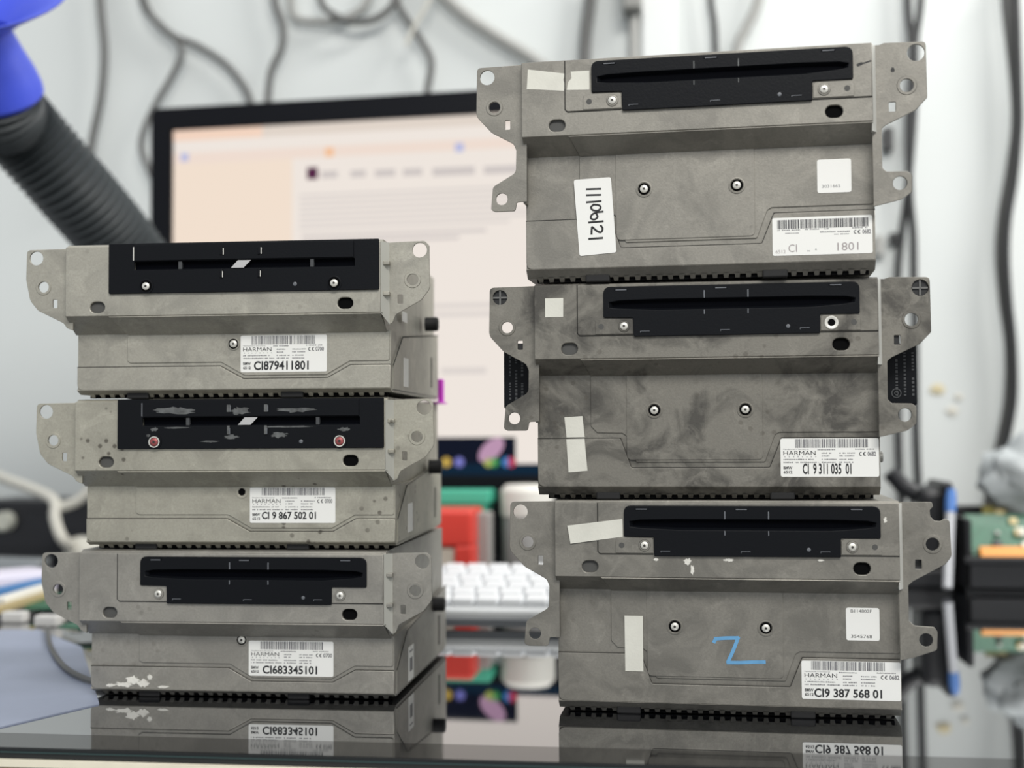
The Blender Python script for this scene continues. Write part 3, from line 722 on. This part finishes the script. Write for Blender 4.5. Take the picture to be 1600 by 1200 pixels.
g = MB(); g.add([(sx0, .0036, sz1 - .038), (sx1, .0036, sz1 - .038), (sx1, .0036, sz1 - .026), (sx0, .0036, sz1 - .026)], [(0, 1, 2, 3)]); g.build('browser_bookmark_bar', emit_mat('bar_beige', (240, 222, 210)), scr)
g = MB(); g.add([(sx0, .0038, sz0), (.165, .0038, sz0), (.165, .0038, sz1 - .038), (sx0, .0038, sz1 - .038)], [(0, 1, 2, 3)]); g.build('page_margin', emit_mat('page_cream', (243, 225, 208)), scr)
page('page_icon', 508, 231, 522, 245, emit_mat('dot_orange', (244, 196, 158)), 2)
page('page_icon', 711, 224, 725, 237, emit_mat('dot_blue', (186, 190, 226)), 2)
page('page_icon', 283, 240, 295, 252, emit_mat('dot_blue', (186, 190, 226)), 2)
page('page_logo', 480, 262, 497, 280, emit_mat('logo_plum', (86, 40, 72)), 2)
GREYL = emit_mat('page_grey', (208, 200, 197)); GREYP = emit_mat('page_pale', (221, 213, 208))
for a, b in ((502, 528), (548, 572), (586, 618), (630, 660), (676, 742), (756, 810)): page('page_menu', a, 268 - (a - 500) * .03, b, 278 - (a - 500) * .03, GREYL, 2)
page('page_text', 468, 292, 840, 346, GREYP, 2, 7)
page('page_text', 472, 358, 760, 372, GREYL, 2, 2)
page('page_text', 400, 470, 830, 492, GREYP, 2, 2)
page('page_text', 690, 575, 760, 584, GREYP, 2)
# the dark desktop strip below the page, with its picture and row of icons
x0, z1 = on_screen(640, 684); x1, _ = on_screen(806, 684)
g = MB(); g.add([(.06, .0034, sz0), (x1, .0034, sz0), (x1, .0034, z1), (.06, .0034, z1)], [(0, 1, 2, 3)]); dk = g.build('desktop_strip', emit_mat('desktop_dark', (22, 26, 40)), scr)
g = MB(); g.add([(.06, .0032, sz0), (sx1, .0032, sz0), (sx1, .0032, sz0 + .012), (.06, .0032, sz0 + .012)], [(0, 1, 2, 3)]); g.build('desktop_dock', emit_mat('dock_navy', (20, 40, 58)), scr)
def sdisc(px, py, r, m, name='desktop_icon', sz=1., rot=0):
    x, z = on_screen(px, py); g = MB(); g.add([(x + r * math.cos(a) * 1, .0028, z + r * sz * math.sin(a) + rot * math.cos(a) * r) for a in [2 * math.pi * i / 18 for i in range(18)]], [tuple(range(18))]); g.build(name, m, scr)
sdisc(768, 703, .014, emit_mat('blossom', (188, 150, 178)), 'desktop_picture', .8, .5)
for px, c in ((698, (190, 160, 80)), (718, (120, 120, 190)), (764, (170, 180, 90)), (772, (70, 150, 90)), (792, (70, 130, 190)), (799, (190, 60, 80))):
    sdisc(px, 722, .0055, emit_mat('icon_%d' % px, c))
rbox(MW / 2 + .05, MW / 2 + .13, .03, .05, .01, zb + .12, .004).build('stand_neck', FRAME, mon)
rbox(MW / 2 - .02, MW / 2 + .20, .0, .13, 0, .012, .004).build('stand_base', FRAME, mon)

# ------------------------------------------------------------------ fume extractor (blue funnel, black hose)
HOSE = mat('hose_black', (46, 51, 53), .5, 0, .1, 300)
BLUE = mat('funnel_blue', (62, 82, 208), .4, 0, .05, 200)
c0 = at(-8, 150, 1.0); axis = (up0 * math.cos(R(37)) - fwd0 * math.sin(R(37)) + right0 * .0).normalized()
fx = tag(empty('fume_extractor', tuple(at(340, 870, 1.24).xy) + (0,)), 'bent black corrugated hose with a bright blue funnel nozzle at top left', 'fume extractor')
inv = Matrix.Translation(-fx.location)
def fxp(name, g, m, smooth=True): o = g.build(name, m, fx, smooth); o.matrix_parent_inverse = inv; return o
g = MB(); g.lathe([(.036, -.004), (.0395, 0), (.0395, .006), (.037, .018), (.031, .036), (.0265, .052), (.0275, .056), (.042, .066), (.076, .082), (.0775, .084), (.075, .084), (.041, .069), (.025, .056), (.024, .050), (.034, .018), (.036, -.004)], c0, axis, 48)
fxp('funnel', g, BLUE)
path = catmull([c0 + axis * .012, c0 - axis * .012, at(20, 190, 1.05), at(105, 285, 1.10), at(190, 385, 1.16), at(262, 490, 1.2), at(315, 620, 1.22), at(340, 760, 1.23), at(345, 850, 1.24)], 80)
path[-1].z = max(path[-1].z, .0)
path = [p for p in path if p.z > .012]
g = MB(); g.tube(path, .034, 28, True, lambda i: .0335 + .0024 * math.sin(i * 2 * math.pi / 8.0)); fxp('hose', g, HOSE)

# ------------------------------------------------------------------ cables on the wall
CBLK = mat('cable_black', (34, 35, 36), .5); CGRY = mat('cable_grey', (92, 92, 90), .55); CLGT = mat('cable_light_grey', (158, 158, 154), .6); CWHT = mat('cable_white', (196, 194, 184), .5)
def cable(px, r, m, label, y=1.60, extra=None, name='hanging_cable', group='cables hanging on the back wall'):
    P = [at(a, b, y if len(t) < 1 else t[0]) for a, b, *t in px]
    g = MB(); g.tube(catmull(P, 8), r, 10)
    o = g.build(name, m, None, True); tag(o, label, 'cable', group); return o
cable([(152, -60), (158, 20), (163, 80), (158, 150), (143, 226), (138, 300)], .0052, CGRY, 'grey cable hanging straight down right of the blue funnel')
cable([(214, -60), (228, 8), (252, 42), (276, 62), (284, 84), (268, 120), (246, 158), (226, 200), (221, 230), (232, 262), (250, 300)], .0042, CGRY, 'grey cable curling down past the top left corner of the monitor', 1.598)
cable([(212, -60), (224, 6), (246, 34), (272, 56), (310, 72), (350, 98), (378, 130), (392, 160), (400, 200)], .0042, CGRY, 'grey cable branching right and dropping behind the monitor top edge', 1.606)
cable([(420, -60), (430, 4), (442, 40), (440, 74), (424, 110), (419, 150), (419, 190)], .0046, CGRY, 'wavy grey cable dropping behind the monitor, second gap from its corner')
cable([(452, -60), (454, 0), (458, 22), (474, 32), (520, 32), (552, 22), (572, 4), (590, -50)], .0045, CLGT, 'pale grey cable looping down from the top edge', 1.606)
cable([(492, -60), (502, 2), (520, 22), (550, 34), (585, 30), (610, 12), (618, -6), (624, -60)], .0045, CGRY, 'darker grey cable loop hanging over the pale one', 1.594)
cable([(612, -60), (622, 4), (640, 36), (660, 66), (674, 96), (668, 140), (664, 190)], .0044, CGRY, 'grey cable bending right and then dropping behind the monitor middle')
cable([(700, -60), (664, 12), (648, 40), (634, 70)], .0028, CWHT, 'thin white cable tail slanting in front of the wall', 1.585)
cable([(640, -60), (715, 14), (768, 52), (838, 96), (900, 150)], .008, CLGT, 'thick pale grey band slanting along the wall left of the right stack', 1.606)  # pale tube tracing a faint grey diagonal band on the wall
cable([(926, -60), (922, 0), (915, 60), (914, 120), (914, 200)], .0075, CGRY, 'thick dark grey cable behind the left end of the top right unit')
o = cable([(992, -60), (991, 10), (990, 60), (990, 200)], .0062, CLGT, 'pale grey cable hanging straight down behind the top right unit')
cable([(1106, -60), (1111, 4), (1116, 40), (1118, 100), (1118, 200)], .0042, CBLK, 'thin black cable rising above the middle of the top right unit')
cable([(1196, -60), (1184, 4), (1166, 44), (1152, 80), (1146, 200)], .0062, CLGT, 'pale grey cable slanting above the top right unit')
cable([(1416, -60), (1419, 20), (1424, 60), (1424, 110), (1420, 180), (1420, 250), (1422, 310), (1427, 370), (1428, 440), (1430, 520), (1432, 700), (1440, 830), (1448, 900)], .0048, CBLK, 'black cable running down the wall right of the right stack, the straighter of a pair', 1.598)
cable([(1442, -60), (1438, 10), (1431, 60), (1430, 110), (1428, 180), (1421, 270), (1415, 320), (1408, 372), (1403, 430), (1402, 520), (1405, 720), (1415, 840)], .0046, CBLK, 'black cable crossing the other one beside the right stack', 1.606)
cable([(1572, -60), (1574, 4), (1581, 70), (1588, 140), (1589, 200), (1580, 270), (1568, 340), (1564, 400), (1570, 470), (1579, 540), (1578, 620), (1568, 680), (1554, 740), (1544, 800), (1540, 850)], .0075, CGRY, 'thick grey cable snaking down the wall at the right edge', 1.60)
cable([(1584, -60), (1588, 10), (1590, 70), (1592, 140), (1592, 205), (1585, 280), (1575, 340), (1572, 400), (1576, 470), (1583, 540), (1584, 620), (1574, 680), (1562, 740), (1552, 800), (1550, 850)], .0048, CBLK, 'black cable lying along the thick grey one at the right edge', 1.585)
# plug block above the pale cable
p = at(988, -6, 1.59); g = MB(); g.box(p.x - .012, p.x + .012, 1.575, 1.618, p.z - .02, p.z + .05, .003); tag(g.build('plug_block', mat('plug_grey', (128, 128, 124), .5)), 'grey plug block on the wall at the top edge', 'plug')
p = at(1030, 60, 1.61); g = MB(); g.box(p.x - .022, p.x + .022, 1.606, 1.62, p.z - .25, p.z + .3, .002); tag(g.build('cable_duct', mat('duct_white', (216, 219, 218), .5)), 'white upright cable duct on the wall behind the top right unit', 'cable duct')
for px, py, w, h, lab in ((1387, 218, .006, .014, 'small black clip on the wall beside the top right bracket'), (1398, 372, .006, .006, 'small dark clip on the wall beside the crossing cable'), (1373, 384, .005, .012, 'small grey clip on the wall just right of the top right label')):
    p = at(px, py, 1.61); g = MB(); g.box(p.x - w, p.x + w, 1.604, 1.62, p.z - h, p.z + h, .001); tag(g.build('cable_clip', CBLK if 'grey' not in lab else CLGT), lab, 'clip')
for i, (px, py, r) in enumerate(((1465, 608, .009), (1498, 620, .006), (1488, 642, .008))):
    p = at(px, py, 1.6195); rn = random.Random(i); n = 16
    g = MB(); g.add([(p.x + r * math.cos(2 * math.pi * k / n) * rn.uniform(.7, 1.1), 1.6185, p.z + r * .8 * math.sin(2 * math.pi * k / n) * rn.uniform(.7, 1.1)) for k in range(n)] + [(p.x, 1.617, p.z)], [(k, (k + 1) % n, n) for k in range(n)])
    tag(g.build('wall_stain', mat('stain_tan' if i == 0 else 'stain_pale', (208, 196, 160) if i == 0 else (214, 211, 200), .8)), ('tan stain on the white wall right of the right stack', 'faint stain right of the tan one on the wall', 'faint lower stain under the tan one on the wall')[i], 'stain')

# ------------------------------------------------------------------ keyboard
kb = tag(empty('keyboard', (-.12, 1.006, 0)), 'white computer keyboard tilted up on its feet between the two stacks', 'keyboard')
KW = .43; tilt = R(8)
KM = Matrix.Translation((0, 0, .006)) @ Matrix.Rotation(tilt, 4, 'X')
def kpart(name, g, m, parent=kb): o = g.build(name, m, parent, False); o.data.transform(KM); return o
KWT = mat('keyboard_white', (222, 224, 224), .45); KEYM = mat('key_white', (236, 238, 240), .4)
kpart('case', rbox(-KW / 2, KW / 2, 0, .135, -.004, .009, .003), KWT)
kpart('front_strip', rbox(-KW / 2 + .002, KW / 2 - .002, -.002, 0, -.004, .002), mat('keyboard_edge', (120, 124, 128), .5))
for r_ in range(6):
    x = -KW / 2 + .008 + (.004 * r_ % .009)
    n = 0
    while x < KW / 2 - .02:
        w = .0175
        if r_ == 0 and n in (3, 4): w = .0365 if n == 4 else .026
        if x + w > KW / 2 - .005: break
        kpart('key', rbox(x, x + w, .008 + r_ * .0205, .008 + r_ * .0205 + .0175, .008, .0155, .0018), KEYM); x += w + .0022; n += 1
for fx_ in (-KW / 2 + .04, KW / 2 - .04):
    g = MB(); g.box(fx_ - .01, fx_ + .01, .115, .122, 0, .021); g.build('flip_foot', KWT, kb)

# ------------------------------------------------------------------ things between the stacks
def thing_box(name, px0, px1, py_top, depth, y, m, label, cat, bev=.004):
    a = at(px0, 800, y); b = at(px1, 800, y); t = at((px0 + px1) / 2, py_top, y)
    g = MB(); g.box(a.x, b.x, y, y + depth, 0, t.z, bev); return tag(g.build(name, m), label, cat)
RED = mat('red_plastic', (214, 62, 50), .4)
a = at(655, 800, 1.215); b = at(738, 800, 1.215); t = at(700, 797, 1.215)
rb = tag(empty('red_organizer', ((a.x + b.x) / 2, 1.215, 0)), 'bright red plastic organizer box behind the keyboard', 'box')
w2 = (b.x - a.x) / 2
rbox(-w2, w2, 0, .07, .045, t.z, .004).build('body', RED, rb)
rbox(w2 - .018, w2, 0, .07, 0, .047, .003).build('side_post', RED, rb); rbox(-w2, -w2 + .012, 0, .07, 0, .047, .003).build('side_post', RED, rb)
rbox(-w2 + .012, w2 - .018, .004, .06, .026, .044, .002).build('drawer', mat('drawer_cream', (206, 196, 180), .5), rb)
rbox(-w2 + .012, w2 - .018, .008, .06, 0, .026, .001).build('drawer_gap', mat('dark_cavity', (30, 30, 32), .6), rb)
TEAL = mat('teal_plastic', (70, 176, 146), .45)
a = at(650, 800, 1.29); b = at(762, 800, 1.29); t = at(700, 766, 1.29)
tb = tag(empty('teal_bin', ((a.x + b.x) / 2, 1.29, 0)), 'teal green plastic bin standing behind the red organizer', 'bin'); w2 = (b.x - a.x) / 2
g = MB(); g.add([(-w2 + .012, .006, 0), (w2 - .012, .006, 0), (w2 - .012, .036, 0), (-w2 + .012, .036, 0), (-w2, 0, t.z - .01), (w2, 0, t.z - .01), (w2, .04, t.z - .01), (-w2, .04, t.z - .01)], [(0, 1, 2, 3), (4, 5, 6, 7), (0, 1, 5, 4), (1, 2, 6, 5), (2, 3, 7, 6), (3, 0, 4, 7)]); g.build('body', TEAL, tb); rbox(-w2 - .002, w2 + .002, -.002, .042, t.z - .014, t.z, .002).build('rim', TEAL, tb)
thing_box('grey_block', 740, 764, 801, .03, 1.25, mat('grey_card', (150, 148, 144), .7), 'narrow grey block standing right of the red organizer', 'block', .002)
g = MB(); p = at(732, 748, 1.31)
thing_box('grey_can', 722, 752, 744, .02, 1.36, mat('grey_can', (126, 124, 122), .6), 'small grey can behind the teal bin', 'can', .004)
jc = at(824, 800, 1.308)
jr = tag(empty('jar', (jc.x, 1.308, 0)), 'round jar with a white screw lid behind the right stack brackets', 'jar'); hj = at(824, 757, 1.308).z
g = MB(); g.lathe([(0, 0), (.024, 0), (.026, .003), (.026, hj - .034), (.024, hj - .03), (0, hj - .03)], (0, 0, 0), (0, 0, 1), 32); g.build('body', mat('jar_grey', (148, 148, 146), .35), jr, True)
g = MB(); g.lathe([(.0268, hj - .032), (.0275, hj - .029), (.0275, hj - .006), (.022, hj), (0, hj)], (0, 0, 0), (0, 0, 1), 32); g.build('lid', mat('jar_lid', (224, 222, 214), .45), jr, True)
# black equipment along the wall
def equipment(name, x0, x1, y0, y1, h, label):
    e = tag(empty(name, ((x0 + x1) / 2, y0, 0)), label, 'equipment'); w = (x1 - x0) / 2
    rbox(-w, w, 0, y1 - y0, 0, h, .005).build('case', mat('equipment_black', (18, 19, 24), .45, 0, .1, 300), e)
    rbox(-w + .015, w - .015, -.002, .001, h * .2, h * .75, .0005).build('front_panel', mat('equipment_panel', (13, 14, 20), .3), e)
    return e
pL = at(-60, 800, 1.47); pR = at(560, 800, 1.47)
e = equipment('black_amplifier', pL.x, pR.x - .12, 1.50, 1.60, at(60, 782, 1.5).z, 'long black equipment case along the wall behind the left stack')
w = (pR.x - .12 - pL.x) / 2; hk = at(8, 814, 1.5).z
kx = at(6, 814, 1.49).x - (pL.x + pR.x - .12) / 2
g = MB(); g.lathe([(.012, 0), (.012, -.012), (.010, -.015), (0, -.015)], (kx, -.001, hk), (0, 1, 0), 24); k_ = g.build('knob', mat('knob_white', (214, 214, 200), .4), e, True)
pL = at(690, 800, 1.5); pR = at(1000, 800, 1.5)
equipment('black_amplifier', pL.x - .03, pR.x, 1.52, 1.60, at(780, 750, 1.52).z, 'black equipment case along the wall behind the jar and red organizer')

# magenta tag pinched between the two upper left units
p = at(690, 604, .895); g = MB()
g.box(p.x - .001, p.x + .0025, .885, .893, .1744, p.z + .005, .0008); q = at(676, 612, .885)
g.box(p.x - .03, p.x + .003, .87, .90, .17441, .17452 + .0009)
mg = g.build('magenta_tag', mat('magenta_plastic', (202, 58, 200), .4)); tag(mg, 'magenta plastic tag sticking out between the top two left units', 'tag')

# ------------------------------------------------------------------ left clutter
wc = [at(-60, 715, 1.42), at(0, 745, 1.40), at(50, 764, 1.38), at(84, 782, 1.36), at(86, 810, 1.35), at(98, 842, 1.34), at(122, 860, 1.37), at(150, 866, 1.39), at(190, 868, 1.42)]
cd = tag(empty('power_cord', (wc[5].x, wc[5].y, 0)), 'white power cord with a thick plug curling behind the left stack', 'cord')
ic = Matrix.Translation(-cd.location)
g = MB(); g.tube(catmull(wc, 8), .0062, 12); o = g.build('cord', CWHT, cd, True); o.matrix_parent_inverse = ic
g = MB(); g.tube([wc[5] * .4 + wc[6] * .6, wc[6], wc[7], wc[8]], .016, 16, True, lambda i: (.010, .017, .018, .018)[i]); o = g.build('plug', CWHT, cd, True); o.matrix_parent_inverse = ic
cable([(92, 792), (104, 790), (122, 782), (142, 764), (160, 740), (190, 700)], .006, CWHT, 'pale cord end rising behind the middle left unit from the power cord', 1.36, name='sagging_cord', group='cords at the left edge')
def bar_between(name, a, b, w, h, m, label, cat):
    a = Vector(a); b = Vector(b); d = (b - a); L = d.length
    o = MB(); o.box(0, L, -w / 2, w / 2, -h / 2, h / 2, min(w, h) * .2); ob = o.build(name, m)
    ob.rotation_euler = d.to_track_quat('X', 'Z').to_euler(); ob.location = a; return tag(ob, label, cat)
def lay(px, py, z):  # point at height z over the bench seen at (px,py)
    d = fwd0 + cam_x * ((px - 800) / FPX) + cam_y * ((600 - py) / FPX); return Vector((0, 0, CAMH)) + d * ((z - CAMH) / d.z)
bar_between('steel_ruler', lay(-60, 880, .0085), lay(72, 884, .0085), .022, .016, mat('silver', (168, 172, 174), .35, .6), 'silver metal bar lying in front of the black case at left', 'bar')
bar_between('paper_pad', lay(-50, 915, .022), lay(70, 904, .022), .05, .02, mat('pad_white', (214, 210, 224), .6), 'white paper pad at the left edge', 'pad')
bar_between('marker_pen', lay(-30, 935, .016), lay(74, 912, .02), .012, .012, mat('pen_blue', (64, 116, 168), .4), 'blue pen lying on the pile at the left edge', 'pen')
bar_between('marker_pen', lay(0, 944, .012), lay(72, 922, .016), .012, .012, mat('pen_white', (226, 224, 214), .4), 'white pen lying in front of the blue one at the left edge', 'pen')
bar_between('probe_stick', lay(-20, 958, .008), lay(80, 928, .014), .007, .007, mat('probe_tan', (176, 160, 120), .5), 'tan probe stick lying in front of the white pen at the left edge', 'probe')
PCB = mat('circuit_board_green', (34, 92, 66), .45, 0, .2, 500, .25, 160)
def board(px, py, w, d, rz, tiltx, label, n, seed):
    p = lay(px, py, .006); e = tag(empty('circuit_board', (p.x, p.y, .006), rz), label, 'circuit board'); e.rotation_euler.x = tiltx
    rbox(-w / 2, w / 2, 0, d, 0, .0016).build('board', PCB, e); rn = random.Random(seed)
    for i in range(n):
        x = rn.uniform(-w / 2 + .006, w / 2 - .012); y = rn.uniform(.003, d - .012); s = rn.uniform(.004, .009)
        c = ((224, 220, 206), (30, 30, 32), (150, 150, 146), (190, 172, 120))[i % 4]
        rbox(x, x + s, y, y + s, .0016, .0016 + s * .8, .0005).build('component', mat('component_%d' % (i % 4), c, .5), e)
    return e
board(95, 952, .06, .05, .3, .12, 'small green circuit board lying at the left edge of the bench', 9, 1)
board(128, 985, .05, .06, -.35, .10, 'green circuit board tucked behind the bottom left unit', 9, 2)
for i, (px, py) in enumerate(((18, 974), (70, 980), (40, 960))):
    p = on_table(px, py); g = MB(); g.box(p.x - .010, p.x + .010, p.y, p.y + .012, 0, .009, .002); tag(g.build('connector_block', mat('connector_white', (206, 204, 200), .5)), ('white connector block nearest the left edge of the bench', 'white connector block beside the small circuit board', 'white connector block behind the two others at left')[i], 'connector')
mp_ = [on_table(*q) for q in ((-40, 1147), (155, 1101), (128, 1012), (60, 985), (-60, 985))]
g = MB(); n_ = len(mp_); g.add([(q.x, q.y, .0) for q in mp_] + [(q.x, q.y, .0007) for q in mp_], [tuple(range(n_)), tuple(range(n_, 2 * n_))] + [(i, (i + 1) % n_, n_ + (i + 1) % n_, n_ + i) for i in range(n_)])
tag(g.build('repair_mat', mat('mat_blue_grey', (146, 154, 174), .45, 0, .2, 200, .07, 20)), 'blue grey repair mat lying flat on the glass at the left edge', 'mat')
P = [on_table(a, b) + Vector((0, 0, .0032)) for a, b in ((74, 988), (78, 1014), (92, 1040), (112, 1058), (145, 1072), (190, 1078))]
g = MB(); g.tube(catmull(P, 8), .0018, 8); tag(g.build('thin_wire', CGRY, None, True), 'thin grey wire curving on the glass left of the left stack', 'wire')

# ------------------------------------------------------------------ right clutter
def rel(px, y): return at(px, 800, y).x
tx0 = rel(1508, 1.27); tx1 = tx0 + .30
tr = tag(empty('parts_tray', ((tx0 + tx1) / 2, 1.27, 0)), 'open black plastic tray of circuit boards at the right edge', 'tray'); w2 = (tx1 - tx0) / 2
TB = mat('tray_black', (24, 25, 28), .45, 0, .1, 300)
rbox(-w2, w2, 0, .006, 0, .032, .002).build('front_wall', TB, tr); rbox(-w2, w2, .144, .15, 0, .075, .002).build('back_wall', TB, tr)
rbox(-w2, -w2 + .006, 0, .15, 0, .07, .002).build('end_wall', TB, tr); rbox(w2 - .006, w2, 0, .15, 0, .07, .002).build('end_wall', TB, tr); rbox(-w2, w2, 0, .15, 0, .006, .001).build('floor_panel', TB, tr)
rbox(-w2 - .002, w2 + .002, -.004, .008, .028, .034, .001).build('front_rim', TB, tr)
def pcb_upright(px, y, w, h, z0, rz, m, label, extra):
    x = rel(px, y); e = tag(empty('circuit_board', (x, y, z0), rz), label, 'circuit board'); e.rotation_euler.x = R(-35)
    rbox(-w / 2, w / 2, 0, .0016, 0, h).build('board', m, e)
    rn = random.Random(int(px))
    for i in range(8):
        x = rn.uniform(-w / 2 + .004, w / 2 - .012); z = rn.uniform(.004, h - .012); s = rn.uniform(.004, .009)
        rbox(x, x + s, -.004, 0, z, z + s, .0005).build('component', mat('component_%d' % (i % 4), (120, 120, 120), .5), e)
    if extra:
        rbox(-w / 2 + .004, w / 2 - .01, -.010, 0, .004, .016, .001).build('orange_connector', mat('orange_plastic', (214, 140, 42), .45), e)
    return e
pcb_upright(1606, 1.29, .10, .045, .024, .05, PCB, 'green circuit board with an orange connector at the front of the tray', True)
pcb_upright(1596, 1.325, .092, .055, .024, .10, PCB, 'green circuit board leaning behind the orange connector in the tray', False)
pcb_upright(1572, 1.345, .04, .05, .036, -.12, mat('circuit_board_olive', (120, 112, 52), .5, 0, .2, 400, .3, 200), 'olive circuit board at the back left of the tray', False)
# crumpled plastic bag
bm = bmesh.new(); bmesh.ops.create_icosphere(bm, subdivisions=4, radius=1); rn = random.Random(4)
from mathutils import noise as mnoise
for v in bm.verts:
    k = 1 + .28 * mnoise.noise(v.co * 2.1) + .12 * mnoise.noise(v.co * 6); v.co = Vector((v.co.x * .050, v.co.y * .026, v.co.z * .040)) * k
p = Vector((rel(1616, 1.372), 1.372, .108)); g = MB(); g.bm(bm, Matrix.Translation(p))
tag(g.build('plastic_bag', mat('clear_bag', (168, 173, 174), .35, 0, .15, 60, .05, 30), None, True), 'crumpled clear plastic bag on the boards at the right edge', 'bag')
# black tool stand with slanting arm
x0 = rel(1400, 1.30); x1 = rel(1490, 1.30)
ts = tag(empty('tool_stand', ((x0 + x1) / 2, 1.30, 0)), 'black plastic tool stand with a slanting arm beside the right stack', 'stand'); w2 = (x1 - x0) / 2
rbox(-w2, w2, 0, .09, 0, .02, .004).build('base', TB, ts); rbox(-w2 * .1, w2, .01, .08, .02, .098, .008).build('body', TB, ts); rbox(w2 - .010, w2 + .0, -.004, .085, .018, .104, .004).build('side_panel', TB, ts)
g = MB(); g.tube([(-w2 * .95, .04, .113), (-w2 * .5, .04, .098), (0, .04, .090), (w2 * .6, .04, .088)], .009, 12); g.build('arm', TB, ts, True)
# blue tipped tube leaning on the stand
a = Vector((rel(1478, 1.255), 1.255, .006)); b = Vector((rel(1487, 1.286), 1.286, .097))
tb = tag(empty('glue_tube', tuple(a)), 'clear tube with a blue cap leaning on the black tool stand', 'tube'); d = b - a
g = MB(); g.tube([(0, 0, 0), tuple(d * .76)], .0045, 16); g.build('barrel', mat('tube_clear', (176, 178, 182), .3), tb, True)
g = MB(); g.tube([tuple(d * .76), tuple(d * .9), tuple(d)], .006, 14, True, lambda i: (.005, .0055, .004)[i]); g.build('cap', mat('cap_blue', (66, 112, 178), .4), tb, True)
